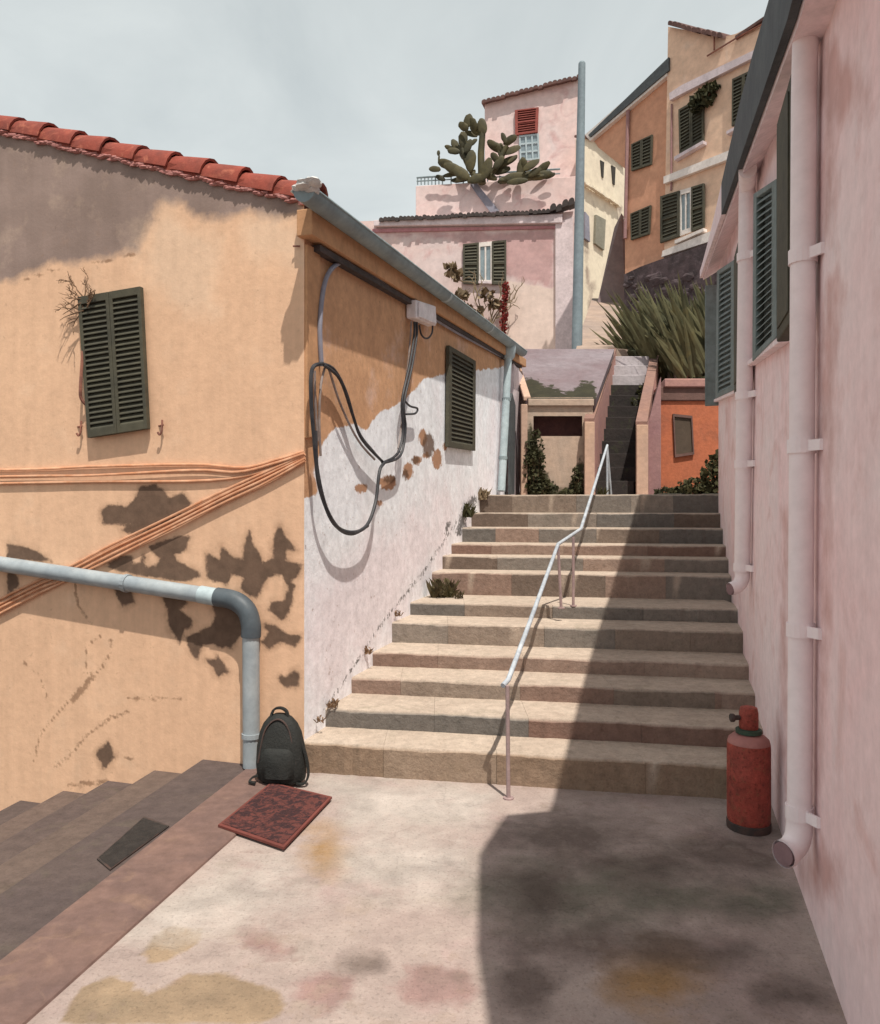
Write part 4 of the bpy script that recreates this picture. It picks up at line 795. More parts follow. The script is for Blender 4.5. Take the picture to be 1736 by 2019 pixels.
# ================================================================== gas bottle
gp = G(1477, 1632); gp = Vector((gp.x, gp.y, 0.0))
gas = thing('gas_bottle', 'worn red gas bottle standing on the pavement against the pink wall', 'gas bottle', gp)
r = 0.103
q = MB(); q.lathe(gp, [(r * 0.97, 0.0), (r * 1.02, 0.0), (r * 1.02, 0.035), (r * 0.95, 0.04)], 32); q.build('foot_ring', M['gas_dark'], gas, smooth=True)
q = MB(); q.lathe(gp, [(r * 0.90, 0.025), (r * 0.98, 0.04), (r, 0.07), (r, 0.25), (r * 1.008, 0.255), (r * 1.008, 0.27), (r, 0.275), (r, 0.405), (r * 0.985, 0.425)], 32); q.build('body', M['gas_red'], gas, smooth=True)
q = MB(); q.lathe(gp, [(r * 0.985, 0.4255), (r * 0.93, 0.445), (r * 0.75, 0.462), (r * 0.45, 0.472), (0.0, 0.474)], 32); q.build('shoulder', M['gas_pale'], gas, smooth=True)
q = MB(); q.lathe(gp, [(0.052, 0.470), (0.062, 0.474), (0.062, 0.492), (0.05, 0.496)], 24); q.build('ring', M['gas_green'], gas, smooth=True)
q = MB(); q.lathe(gp, [(0.040, 0.492), (0.046, 0.50), (0.046, 0.575), (0.040, 0.60), (0.022, 0.606), (0.0, 0.607)], 24); q.build('collar', M['gas_red'], gas, smooth=True)
q = MB(); v = gp + UP * 0.55; q.tube([v + Vector((-0.04, 0, 0)), v + Vector((-0.075, -0.005, 0))], 0.012, 10); q.lathe(v + Vector((-0.073, -0.005, 0)), [(0.018, 0), (0.021, 0.005), (0.021, 0.018), (0.017, 0.022)], 14, Vector((-1, 0, 0))); q.build('valve', M['gas_dark'], gas, smooth=True)

# ================================================================== at the head of the stairs
DNI = 10.6
def fr(x, y, d=DNI): return P(x, y, d)
z_l = 1.72
nw = thing('niche_wall', 'tan rendered wall with a dark maroon niche and a mossy mauve cement slab on top', 'wall', fr(1095, 975))
q = MB()
stained_face(q, [fr(1024, 990), fr(1166, 990), fr(1170, 783), fr(1042, 783)], (1, 0, 0), UP, 0.04, {'moss': [('p', [(1024, 990), (1030, 860), (1045, 835), (1060, 870), (1075, 930), (1095, 968), (1130, 955), (1145, 900), (1152, 930), (1155, 990)], 9, 0), ('p', [(1040, 783), (1060, 790), (1050, 800)], 6, 0)]})
pad_attrs(q)
# cut the niche by leaving out its faces
def cut(mb, x0, x1, y0, y1):
    keep_f = []; keep_m = []
    for f, mi in zip(mb.f, mb.mi):
        c = sum((mb.v[i] for i in f), Vector()) / len(f); x, y = pix(c)
        if not (x0 < x < x1 and y0 < y < y1): keep_f.append(f); keep_m.append(mi)
    mb.f, mb.mi = keep_f, keep_m
cut(q, 1055, 1151, 820, 858)
q.build('wall', M['niche'], nw)
q = MB(); a, b = fr(1048, 812, DNI + 0.004), fr(1160, 866, DNI + 0.004)
q.prism([Vector((a.x, DNI + 0.22, b.z)), Vector((b.x, DNI + 0.22, b.z)), Vector((b.x, DNI + 0.22, a.z)), Vector((a.x, DNI + 0.22, a.z))], (0, 0.05, 0))
q.prism([Vector((a.x, DNI + 0.01, a.z)), Vector((b.x, DNI + 0.01, a.z)), Vector((b.x, DNI + 0.22, a.z)), Vector((a.x, DNI + 0.22, a.z))], (0, 0, 0.04))
q.prism([Vector((a.x, DNI + 0.01, b.z)), Vector((b.x, DNI + 0.01, b.z)), Vector((b.x, DNI + 0.22, b.z)), Vector((a.x, DNI + 0.22, b.z))], (0, 0, -0.04))
q.build('niche', M['maroon'], nw)
q = MB(); q.prism([fr(1042, 786, DNI - 0.04), fr(1172, 786, DNI - 0.04), fr(1172, 800, DNI - 0.04), fr(1042, 800, DNI - 0.04)], (0, 0.035, 0)); q.build('ledge', M['niche'], nw, bevel=0.01)
q = MB(); 
s0, s1, s2, s3 = P(1040, 786, DNI - 0.03), P(1176, 786, DNI - 0.03), P(1212, 688, 12.6), P(1022, 688, 12.6)
sn = (s1 - s0).cross(s3 - s0).normalized(); sn = sn if sn.z > 0 else -sn
stained_face(q, [s0, s1, s2, s3], (1, 0, 0), (s3 - s0).normalized(), 0.05, {'moss': [('p', [(1030, 790), (1033, 750), (1050, 745), (1070, 760), (1090, 762), (1110, 772), (1130, 768), (1150, 752), (1172, 756), (1180, 790)], 8, 0)]})
pad_attrs(q); q.build('slab', M['mauve'], nw)
q = MB(); q.prism([v - sn * 0.003 for v in (s0, s1, s2, s3)], -sn * 0.14); q.build('slab_core', M['mauve'], nw)
q = MB(); q.prism([P(1008, 735, 11.4), P(1022, 735, 11.4), P(1046, 800, 10.62), P(1036, 800, 10.62)], (0, 0, -0.02)); 
ka, kb_ = P(1016, 715, 11.9), P(1040, 790, 10.58)
q = MB(); q.prism([ka + Vector((-.05, 0, 0)), ka + Vector((.05, 0, 0)), kb_ + Vector((.05, 0, 0)), kb_ + Vector((-.05, 0, 0))], (0, 0, 0.06))
pa = P(1036, 800, 10.55); q.prism([Vector((pa.x - .06, 10.52, 1.7)), Vector((pa.x + .03, 10.52, 1.7)), Vector((pa.x + .03, 10.52, pa.z + .02)), Vector((pa.x - .06, 10.52, pa.z + .02))], (0, 0.08, 0)); q.build('coping', M['tan_wall'], nw, bevel=0.01)
# stair flanked by sloping walls
def flank(x0, x1, xb0, xb1, y_front, y_back, label, d0=10.45, d1=13.5, front_mat=None):
    t = thing('parapet_wall', label, 'wall', P((x0 + x1) / 2, 975, d0), 'sloping walls beside the dark upper stairs')
    A0, A1 = P(x0, y_front, d0), P(x1, y_front, d0); B0, B1 = P(xb0, y_back, d1), P(xb1, y_back, d1); zlo = 1.7
    q = MB(); top = [A0, A1, B1, B0]; bot = [Vector((v.x, v.y, zlo)) for v in top]
    q.add(top + bot, [(0, 1, 2, 3), (7, 6, 5, 4), (1, 5, 6, 2), (2, 6, 7, 3), (3, 7, 4, 0)]); q.build('side', M['rosy_wall'], t)
    q = MB(); q.prism([A0, A1, bot[1], bot[0]], (0, -0.05, 0)); q.build('pillar', M['tan_wall'], t, bevel=0.01)
    q = MB(); q.add([v + UP * 0.004 for v in top] + [v + UP * 0.05 for v in top], [(4, 5, 6, 7), (3, 2, 1, 0), (0, 1, 5, 4), (1, 2, 6, 5), (2, 3, 7, 6), (3, 0, 4, 7)]); q.build('coping', M['rosy_coping'], t)
    return t
flank(1152, 1172, 1200, 1216, 832, 692, 'sloping rosy wall on the niche side of the dark upper stairs')
flank(1254, 1277, 1284, 1300, 838, 702, 'sloping rosy wall on the orange hut side of the dark upper stairs')
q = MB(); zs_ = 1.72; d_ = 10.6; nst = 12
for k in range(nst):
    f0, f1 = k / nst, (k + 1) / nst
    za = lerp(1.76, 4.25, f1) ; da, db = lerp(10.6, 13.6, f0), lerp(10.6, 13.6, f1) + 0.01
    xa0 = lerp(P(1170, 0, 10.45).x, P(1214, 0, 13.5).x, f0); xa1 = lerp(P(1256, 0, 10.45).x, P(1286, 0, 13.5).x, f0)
    q.cur = 1 if k >= nst - 3 else 0  # near-black steps carry the flight's shade in colour, pale top ones its light
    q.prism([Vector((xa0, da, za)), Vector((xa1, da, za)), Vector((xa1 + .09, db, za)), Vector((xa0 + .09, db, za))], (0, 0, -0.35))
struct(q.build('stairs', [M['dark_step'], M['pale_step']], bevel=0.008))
pm = thing('wing_wall', 'mauve plastered wing wall with a slanting top between the upper stairs and the orange hut', 'wall', P(1290, 975, 10.75))
q = MB(); q.prism([P(1276, 842, 10.72), P(1304, 742, 10.72), P(1304, 985, 10.72), P(1276, 985, 10.72)], (0.05, 0.25, 0)); q.build('wall', M['mauve_wall'], pm, bevel=0.01)
# orange hut
hut = thing('orange_hut', 'small bright orange hut with brown roof slab and dark window above the stairs', 'hut', P(1360, 965, 11))
q = MB(); f4 = [P(1303, 786, 11), P(1425, 786, 11), P(1425, 985, 11), P(1303, 985, 11)]; q.prism(f4, (0.2, 1.3, 0)); q.build('wall', M['hot_orange'], hut)
q = MB(); f4 = [P(1301, 762, 10.97), P(1428, 762, 10.97), P(1428, 790, 10.97), P(1301, 790, 10.97)]; q.prism(f4, (0.2, 1.36, 0)); q.build('roof', M['brown_band'], hut, bevel=0.015)
q = MB(); f4 = [P(1311, 746, 10.93), P(1428, 746, 10.93), P(1428, 763, 10.93), P(1311, 763, 10.93)]; q.prism(f4, (0.2, 1.45, 0)); q.build('roof_edge', M['rosy_wall'], hut, bevel=0.015)
q = MB(); f4 = [P(1327, 816, 10.985), P(1365, 820, 10.985), P(1369, 896, 10.985), P(1331, 902, 10.985)]; q.prism(f4, (0, 0.06, 0)); win = q.build('window', M['brown_pane'], hut)
q = MB()
for i in range(4):
    a, b = f4[i], f4[(i + 1) % 4]; c = sum(f4, Vector()) / 4; q.prism([a, b, lerp(b, c, 0.13), lerp(a, c, 0.13)], (0, -0.02, 0))
q.build('frame', M['brown_band'], win)

# ------------------------------------------------------------------ leafy things
def leafball(mb, c, rx, ry, rz, n, size, rr, flat=0.5):
    for _ in range(n):
        while True:
            p = Vector((rr.uniform(-1, 1), rr.uniform(-1, 1), rr.uniform(-1, 1)))
            if p.length < 1 and p.length > rr.random() * 0.9: break
        p = Vector(c) + Vector((p.x * rx, p.y * ry, p.z * rz))
        a = Vector((rr.gauss(0, 1), rr.gauss(0, 1), rr.gauss(0, 1))).normalized(); b = a.orthogonal().normalized(); b.rotate(Matrix.Rotation(rr.uniform(0, 6.28), 3, a))
        s_ = size * rr.uniform(0.6, 1.3); w = a.cross(b) * s_ * 0.45; l = b * s_
        mb.add([p - l * 0.5, p - l * 0.05 + w * 0.9, p + l * 0.6, p - l * 0.05 - w * 0.9], [(0, 1, 2), (0, 2, 3)])
def bush(name, label, cat, c, blobs, size, m, seed, group=None, stems=True, stem_mat=None):
    rr = random.Random(seed); t = thing(name, label, cat, c, group); mb = MB()
    for (o, rx, ry, rz, n) in blobs: leafball(mb, Vector(c) + Vector(o), rx, ry, rz, n, size, rr)
    mb.build('leaves', m, t)
    if stems:
        mb = MB()
        for (o, rx, ry, rz, n) in blobs:
            for k in range(5):
                e = Vector(c) + Vector(o) + Vector((rr.uniform(-.6, .6) * rx, rr.uniform(-.6, .6) * ry, rr.uniform(0, .7) * rz)); s0 = Vector(c) + Vector((o[0] * .5 + rr.uniform(-.03, .03), o[1] * .5, 0))
                mb.tube([s0, lerp(s0, e, 0.5) + Vector((rr.uniform(-.02, .02), 0, .01)), e], [size * .08, size * .06, size * .03], 5)
        mb.build('stems', stem_mat or M['twig'], t)
    return t
c = P(1405, 972, 10.3)
bush('shrub', 'dark olive shrub in front of the orange hut beside the pink wall', 'shrub', (c.x, c.y, 1.75), [((0.0, 0, 0.22), 0.17, 0.18, 0.28, 330), ((-0.25, 0, 0.1), 0.25, 0.16, 0.14, 300), ((-0.5, 0.1, 0.05), 0.25, 0.12, 0.07, 160), ((0.08, 0.05, 0.42), 0.10, 0.12, 0.2, 120)], 0.075, M['bush'], 3)
sb = MB(); a = P(1290, 975, 10.4); b = P(1425, 975, 10.4); sb.prism([Vector((a.x, 10.25, 1.70)), Vector((b.x, 10.1, 1.70)), Vector((b.x + .1, 11.0, 1.70)), Vector((a.x + .1, 11.0, 1.70))], UP * 0.085); struct(sb.build('soil_bed_ground', M['soil'], bevel=0.03))
mcs = [(1050, 905, 0.14, 0.10, 0.42), (1075, 962, 0.2, 0.10, 0.10), (1142, 940, 0.08, 0.08, 0.26), (1120, 968, 0.15, 0.08, 0.07)]
for k, (x, y, rx, ry, rz) in enumerate(mcs):
    pass
c = P(1052, 970, 10.45)
bush('ivy', 'dark green ivy climbing the stair-side edge of the tan niche wall beside the downpipe', 'ivy', (c.x, 10.5, 1.74), [((0.03, 0, 0.45), 0.15, 0.07, 0.5, 460), ((0.15, 0, 0.12), 0.2, 0.08, 0.13, 220)], 0.06, M['bush'], 8, 'ivy on the niche wall')
c = P(1135, 970, 10.45)
bush('ivy', 'dark green ivy at the foot of the niche wall beside the sloping rosy wall', 'ivy', (c.x, 10.5, 1.74), [((0.02, 0, 0.2), 0.09, 0.06, 0.22, 170), ((-0.1, 0, 0.05), 0.15, 0.07, 0.06, 90)], 0.055, M['bush'], 12, 'ivy on the niche wall')
c = P(1262, 775, 13.0)
bush('shrub', 'low dark moss and weeds on the upper flight of the narrow stairs', 'weeds', (c.x - 0.05, 12.6, 3.5), [((0, 0, 0.0), 0.10, 0.3, 0.14, 150), ((-0.1, -0.3, -0.2), 0.2, 0.2, 0.1, 120)], 0.07, M['bush'], 14, None, False)
# strap-leaved plants on the dark wall terrace
ag_group = 'strap-leaved plants below the dark stone wall'
ag_labels = ['clump of long olive strap leaves behind the mauve pillar', 'tallest clump of leaning olive strap leaves in front of the dark stone wall', 'clump of long olive strap leaves directly above the orange hut roof', 'clump of olive strap leaves tucked against the pink house shutter', 'small fan of olive blades poking over the top of the upper stairs']
def strapplant(label, base, n, spread, lens, lean, seed, w=0.045):
    rr = random.Random(seed); t = thing('strap_leaf_plant', label, 'plant', base, ag_group); mb = MB()
    for k in range(n):
        p = base + Vector((rr.uniform(-spread, spread), rr.uniform(-0.35, 0.35), rr.uniform(-0.1, 0.1)))
        ln = rr.uniform(*lens); ang = math.radians(rr.gauss(*lean)); dy = rr.uniform(-0.25, 0.2)
        dirv = Vector((-math.sin(ang), dy, math.cos(ang))).normalized(); side = dirv.cross(Vector((rr.uniform(-.6, .6), 1, 0))).normalized(); ww = w * rr.uniform(0.7, 1.2)
        vs = []; m = 6; droop = rr.uniform(0.0, 0.12)
        for i in range(m + 1):
            f = i / m; c_ = p + dirv * (ln * f) + Vector((-0.5 * droop, 0, -droop)) * (f * f * ln) ; s_ = side * ww * (1 - f ** 2.2) * (0.6 + 0.8 * min(1, f * 3)) 
            up_ = dirv.cross(side) * ww * 0.35 * (1 - f)
            vs += [c_ - s_, c_ + up_, c_ + s_]
        mb.add(vs, [(i * 3 + j, i * 3 + j + 1, i * 3 + 4 + j, i * 3 + 3 + j) for i in range(m) for j in range(2)])
    mb.build('leaves', M['frond'], t); 
    mb = MB(); mb.blob(base, (spread, 0, 0), (0, 0.3, 0), (0, 0, 0.15), 10, 6, 0.2); mb.build('stump', M['bush'], t)
strapplant(ag_labels[0], P(1300, 712, 14.3), 90, 0.36, (0.5, 1.2), (22, 10), 1)
strapplant(ag_labels[1], P(1345, 745, 13.6), 150, 0.5, (0.9, 2.0), (20, 8), 2)
strapplant(ag_labels[2], P(1385, 752, 12.8), 130, 0.45, (0.8, 1.75), (20, 8), 3)
strapplant(ag_labels[3], P(1425, 755, 13.0), 110, 0.4, (0.9, 2.0), (15, 7), 4)
strapplant(ag_labels[4], P(1243, 698, 13.9), 18, 0.10, (0.5, 0.85), (42, 15), 5, 0.03)
# weeds on the left edge of the stairs
random.seed(44)
wl_labels = {0: 'largest green-brown weed clump at the left edge of the wide stair tread', 1: 'dark weed tuft on the whitewashed wall near the top of the stairs', 2: 'straw and green weeds at the left end of the top step'}
def weedtuft(label, x, y, d, h, n, seed, m):
    rr = random.Random(seed); p = P(x, y, d); mb = MB()
    for k in range(n):
        q_ = p + Vector((rr.uniform(-.5, .5) * h, rr.uniform(-.3, .3) * h, 0)); e = q_ + Vector((rr.uniform(-.5, .6) * h, rr.uniform(-.5, .2) * h, rr.uniform(0.3, 1) * h)); s_ = Vector((rr.uniform(-1, 1), rr.uniform(-.4, .4), 0.3)).normalized() * h * 0.09
        mid_ = lerp(q_, e, 0.55) + UP * h * 0.08; mb.add([q_ - s_ * .5, q_ + s_ * .5, mid_ + s_, mid_ - s_, e], [(0, 1, 2, 3), (3, 2, 4)])
    leafball(mb, p + UP * h * 0.4, h * .6, h * .35, h * .45, n // 2, h * 0.3, rr)
    return tag(mb.build('weed_tuft', m), label, 'weed', 'weeds along the stair edge')
weedtuft(wl_labels[0], 872, 1178, 6.88, 0.19, 90, 1, M['weed'])
weedtuft('few straggling weed blades spilling onto the wide stair tread', 906, 1180, 6.76, 0.08, 24, 6, M['weed'])
weedtuft(wl_labels[1], 915, 1020, 8.25, 0.18, 60, 2, M['bush'])
weedtuft(wl_labels[2], 948, 985, 8.9, 0.16, 70, 3, M['dry'])
weedtuft('small dry weed tuft on the wall beside the fourth step from the bottom', 722, 1290, 5.55, 0.07, 26, 4, M['twig'])
weedtuft('small dry weed tuft on the wall beside the second step from the bottom', 655, 1395, 4.9, 0.07, 26, 5, M['twig'])
weedtuft('small dry weed tuft on the wall beside the sixth step from the bottom', 785, 1215, 6.15, 0.06, 20, 7, M['twig'])
weedtuft('tiny dry weed on the wall beside the lowest step', 632, 1425, 4.75, 0.05, 16, 8, M['twig'])
weedtuft('tiny green weed at the foot of the upper handrail post', 1185, 976, 8.8, 0.10, 26, 9, M['bush'])

# ================================================================== buildings up the hill
# hillside, open where the narrow stairs come up
hl = MB()
def hz(d): return float(np.interp(d, [12.6, 13.6, 16, 20, 28, 60, 280], [4.02, 4.1, 4.6, 5.35, 6.85, 10, 10]))
def hill_block(xs_, d0_):
    dl = [d0_] + [d for d in (13.6, 16, 20, 28, 60, 280) if d > d0_ + .1]; nx = len(xs_)
    vs = [Vector((x, d, (hz(d) if x > -0.5 else 0.6 + (hz(d) - 4) * 0.8))) for d in dl for x in xs_]
    o_ = hl.add(vs, [(j * nx + i, j * nx + i + 1, (j + 1) * nx + i + 1, (j + 1) * nx + i) for j in range(len(dl) - 1) for i in range(nx - 1)])
    def skirt(a, b): hl.add([a, b, Vector((b.x, b.y, -2.25)), Vector((a.x, a.y, -2.25))], [(0, 1, 2, 3)])
    for i in range(nx - 1): skirt(vs[i], vs[i + 1])
    skirt(vs[0], vs[nx]); skirt(vs[nx - 1], vs[2 * nx - 1])
hill_block([-60, -20, -6, -1, 0.9, 2.80], 12.6); hill_block([2.80, 4.0], 13.62); hill_block([4.0, 6, 12, 30, 90], 12.6)
struct(hl.build('hillside', M['hill']))
hp = MB(); rows = [(13.75, 1136, 1240, 689), (14.8, 1142, 1242, 668), (16.5, 1150, 1244, 640), (18.5, 1160, 1243, 612), (20.5, 1168, 1243, 588)]
for (da, a0_, b0_, y0_), (db, a1_, b1_, y1_) in zip(rows, rows[1:]): hp.add([P(a0_, y0_, da), P(b0_, y0_, da), P(b1_, y1_, db), P(a1_, y1_, db)], [(0, 1, 2, 3)])
pa_ = [P(a, y, d) for d, a, b, y in rows]; pb_ = [P(b, y, d) for d, a, b, y in rows]
for e in (pa_, pb_):
    for u, v in zip(e, e[1:]): hp.add([u, v, Vector((v.x, v.y, 2)), Vector((u.x, u.y, 2))], [(0, 1, 2, 3)])
hp.add([pa_[0], pb_[0], Vector((pb_[0].x, pb_[0].y, 2)), Vector((pa_[0].x, pa_[0].y, 2))], [(0, 1, 2, 3)])
struct(hp.build('hill_path', M['hill']))

def wall_poly(plane, pts, th, name, m, parent, o=0.0, bevel=0.0):
    mb = MB(); mb.prism([plane.pt(x, y, o) for x, y in pts], -plane.n * th); return mb.build(name, m, parent, bevel=bevel)
def slab(plane, pts, o, proud, name, m, parent, bevel=0.0):
    mb = MB(); mb.prism([plane.pt(x, y, o) for x, y in pts], plane.n * proud); return mb.build(name, m, parent, bevel=bevel)
def tile_edge(plane, x0, y0, x1, y1, h, step, name, m, parent, o, depth=0.5, seed=0, rows=2):
    """ragged eave: overlapping tile ends along a line, running back over the roof"""
    rr = random.Random(seed); mb = MB(); n_ = max(3, int(abs(x1 - x0) / step))
    a, b = plane.pt(x0, y0, o), plane.pt(x1, y1, o); hh = h * (a.y / FPX)
    for k in range(n_):
        f0, f1 = k / n_, (k + 1) / n_; p, q_ = lerp(a, b, f0), lerp(a, b, f1); j = rr.uniform(-0.15, 0.2) * hh; oo = plane.n * rr.uniform(-0.02, 0.03); ax = (q_ - p); rad = ax.length / 2
        c_ = (p + q_) / 2 + UP * j + oo; seg_ = 6; vs = []
        for back_ in (0, 1):
            for i in range(seg_ + 1):
                an = math.pi * i / seg_; vs.append(c_ + ax.normalized() * (rad * 1.02 * math.cos(an)) + UP * (hh * (0.45 + 0.55 * math.sin(an))) - plane.n * (depth * back_) + UP * (0.22 * depth * back_))
            vs += [c_ - ax.normalized() * rad * 1.02, c_ + ax.normalized() * rad * 1.02]
            for i in (-2, -1): vs[i] = vs[i] - plane.n * (depth * back_) + UP * (0.22 * depth * back_)
        m_ = seg_ + 3
        mb.add(vs, [tuple(range(m_)), tuple(range(2 * m_ - 1, m_ - 1, -1))] + [(i, i + m_, (i + 1) % m_ + m_, (i + 1) % m_) for i in range(m_)])
    return mb.build(name, m, parent)
def window_open(plane, x0, x1, yt0, yt1, yb0, yb1, parent, m_sh, lx, rx, frame=M['white_trim'], pane=M['glass'], nsl=12, dy=0.0):
    """two leaves spread open with a glazed window between: lx, rx are the inner edges"""
    Y = lambda x, a, b: lerp(a, b, (x - x0) / (x1 - x0))
    Q = lambda xa, xb, o: [plane.pt(xa, Y(xa, yt0, yt1), o), plane.pt(xb, Y(xb, yt0, yt1), o), plane.pt(xb, Y(xb, yb0, yb1), o), plane.pt(xa, Y(xa, yb0, yb1), o)]
    shutter(Q(x0, lx, 0.03), plane.n, nsl, parent, m_sh, leaves=1, th=0.06, stile=0.12, mid=True)
    shutter(Q(rx, x1, 0.03), plane.n, nsl, parent, m_sh, leaves=1, th=0.06, stile=0.12, mid=True)
    mb = MB(); qq = Q(lx + .3, rx - .3, 0.01); c_ = sum(qq, Vector()) / 4
    for i in range(4): mb.prism([qq[i], qq[(i + 1) % 4], lerp(qq[(i + 1) % 4], c_, 0.2), lerp(qq[i], c_, 0.2)], plane.n * 0.05)
    mb.prism([lerp(qq[0], qq[1], .44), lerp(qq[0], qq[1], .56), lerp(qq[3], qq[2], .56), lerp(qq[3], qq[2], .44)], plane.n * 0.04)
    w = mb.build('window', frame, parent)
    mb = MB(); mb.prism([lerp(v, c_, 0.1) - plane.n * 0.0 for v in qq], plane.n * 0.012); mb.build('pane', pane, w)
    return w

# pink terrace house
WA = Wall((-1.9, 23.0), (6.0, -1.3))
A_ = lambda x, y, o=0.0: WA.pt(x, y, o)
ph = thing('terrace_house', 'faded pink house with roof terrace, red shuttered upper block and dark tile edge', 'house', A_(960, 700))
q = MB()
stained_face(q, [A_(660, 760), A_(660, 436), A_(745, 436), A_(1096, 420), A_(1131, 416), A_(1131, 760)], WA.d, UP, 0.12, {
    'damp_shade': [('p', [(745, 462), (910, 470), (915, 540), (1000, 545), (1092, 566), (1092, 455)], 12, 0)],
    'cream': [('p', [(1000, 552), (1093, 570), (1094, 452), (1140, 440), (1140, 760), (985, 760), (985, 560)], 5, 0)]})
pad_attrs(q); q.build('wall', M['far_pink'], ph)
wall_poly(WA, [(660, 760), (660, 438), (1130, 420), (1130, 760)], 3.2, 'wall_core', M['far_pink'], ph, o=-0.02)
slab(WA, [(740, 437), (1110, 425), (1110, 443), (740, 449)], 0.002, 0.16, 'cornice', M['far_cornice'], ph, 0.02)
slab(WA, [(735, 452), (1097, 446), (1097, 451), (735, 459)], 0.002, 0.05, 'string_course', M['far_line'], ph)
tile_edge(WA, 748, 436, 1085, 420, 8, 8, 'roof', M['tile_dark'], ph, 0.24, 0.6, 1)
tile_edge(WA, 1085, 420, 1133, 402, 14, 12, 'roof', M['tile_dark'], ph, 0.24, 0.8, 2)
slab(WA, [(1096, 440), (1131, 430), (1131, 760), (1096, 760)], 0.003, 0.10, 'corner_pilaster', M['far_cornice'], ph, 0.01)
window_open(WA, 914, 999, 482, 474, 560, 562, ph, M['shutter'], 945, 971, nsl=12)
slab(WA, [(945, 556), (971, 557), (971, 561), (945, 560)], 0.01, 0.12, 'sill', M['far_cornice'], ph)
WB = Wall((-0.9, 24.2), (6.0, -1.3))
wall_poly(WB, [(820, 445), (820, 366), (1120, 348), (1145, 346), (1145, 440)], 3.0, 'parapet', M['far_pink'], ph, bevel=0.02)
slab(WB, [(928, 366), (940, 362), (986, 418), (968, 420)], 0.004, 0.10, 'diagonal_strip', M['conduit'], ph)  # grey diagonal strip across the parapet
# railing on the parapet
q = MB()
for x in range(824, 876, 7): q.tube([WB.pt(x, 364, -0.1), WB.pt(x, 350, -0.1)], 0.022, 5)
q.tube([WB.pt(822, 350, -0.1), WB.pt(1105, 333, -0.1)], 0.03, 6); q.tube([WB.pt(822, 357, -0.1), WB.pt(1105, 342, -0.1)], 0.02, 6)
for x in range(890, 1100, 24): q.tube([WB.pt(x, 362, -0.1), WB.pt(x, 346, -0.1)], 0.022, 5)
q.build('railing', M['zinc'], ph)
WC = Wall((1.5, 25.6), (6.0, -1.3))
wall_poly(WC, [(956, 440), (956, 200), (1146, 152), (1146, 440)], 3.0, 'upper_wall', M['far_pink'], ph, bevel=0.02)
tile_edge(WC, 950, 203, 1147, 152, 7, 9, 'roof', M['tile_maroon'], ph, 0.2, 3.2, 3)
shutter([WC.pt(1016, 219, 0.02), WC.pt(1063, 213, 0.02), WC.pt(1061, 262, 0.02), WC.pt(1017, 268, 0.02)], WC.n, 10, ph, M['shutter_red'], leaves=1, th=0.08, stile=0.12, mid=True)
qq = [WC.pt(1024, 268, 0.01), WC.pt(1062, 264, 0.01), WC.pt(1064, 314, 0.01), WC.pt(1026, 318, 0.01)]
q = MB(); q.prism(qq, WC.n * 0.02); w_ = q.build('window', M['glass'], ph)
q = MB()
for f in (0, 0.31, 0.63, 0.94): q.prism([bil(qq, f, 0), bil(qq, f + 0.08, 0), bil(qq, f + 0.08, 1), bil(qq, f, 1)], WC.n * 0.05)
for f in (0, 0.31, 0.63, 0.94): q.prism([bil(qq, 0, f), bil(qq, 1, f), bil(qq, 1, f + 0.07), bil(qq, 0, f + 0.07)], WC.n * 0.046)
q.build('frame', M['zinc_pale'], w_)
# prickly pears on the terrace
WP = Wall((-0.9, 23.95), (6.0, -1.3))
def cactus(label, trunk, pads, base):
    t = thing('prickly_pear', label, 'cactus', base, 'prickly pears on the pink terrace')
    rr = random.Random(9); mb = MB()
    for tr, r0 in trunk: mb.tube(curve([WP.pt(x, y, 0.05) for x, y in tr], 5), [lerp(r0, r0 * 0.75, i / (5 * (len(tr) - 1))) for i in range(5 * (len(tr) - 1) + 1)], 9)
    mb.build('stem', M['cactus'], t, smooth=True)
    for (x, y, ln, wd, ang) in pads:                 # ln, wd in photo pixels, ang from vertical (right positive)
        k = 24.0 / FPX; a = math.radians(ang); dirv = (WP.d * math.sin(a) * (1 if WP.d.x > 0 else -1) + UP * math.cos(a)).normalized(); tw_ = rr.uniform(-0.5, 0.5)
        n_ = (WP.n + WP.d * tw_).normalized(); side = dirv.cross(n_).normalized()
        c_ = WP.pt(x, y, rr.uniform(-0.1, 0.25)); mb = MB()
        mb.blob(c_, side * (wd * k / 2), n_ * (wd * k * 0.12), dirv * (ln * k / 2), 12, 8, 0.07); mb.build('pad', M['cactus'], t, smooth=True)
Z = lambda x, y: (840 + x * 0.1613, 220 + y * 0.1613)
pads = []
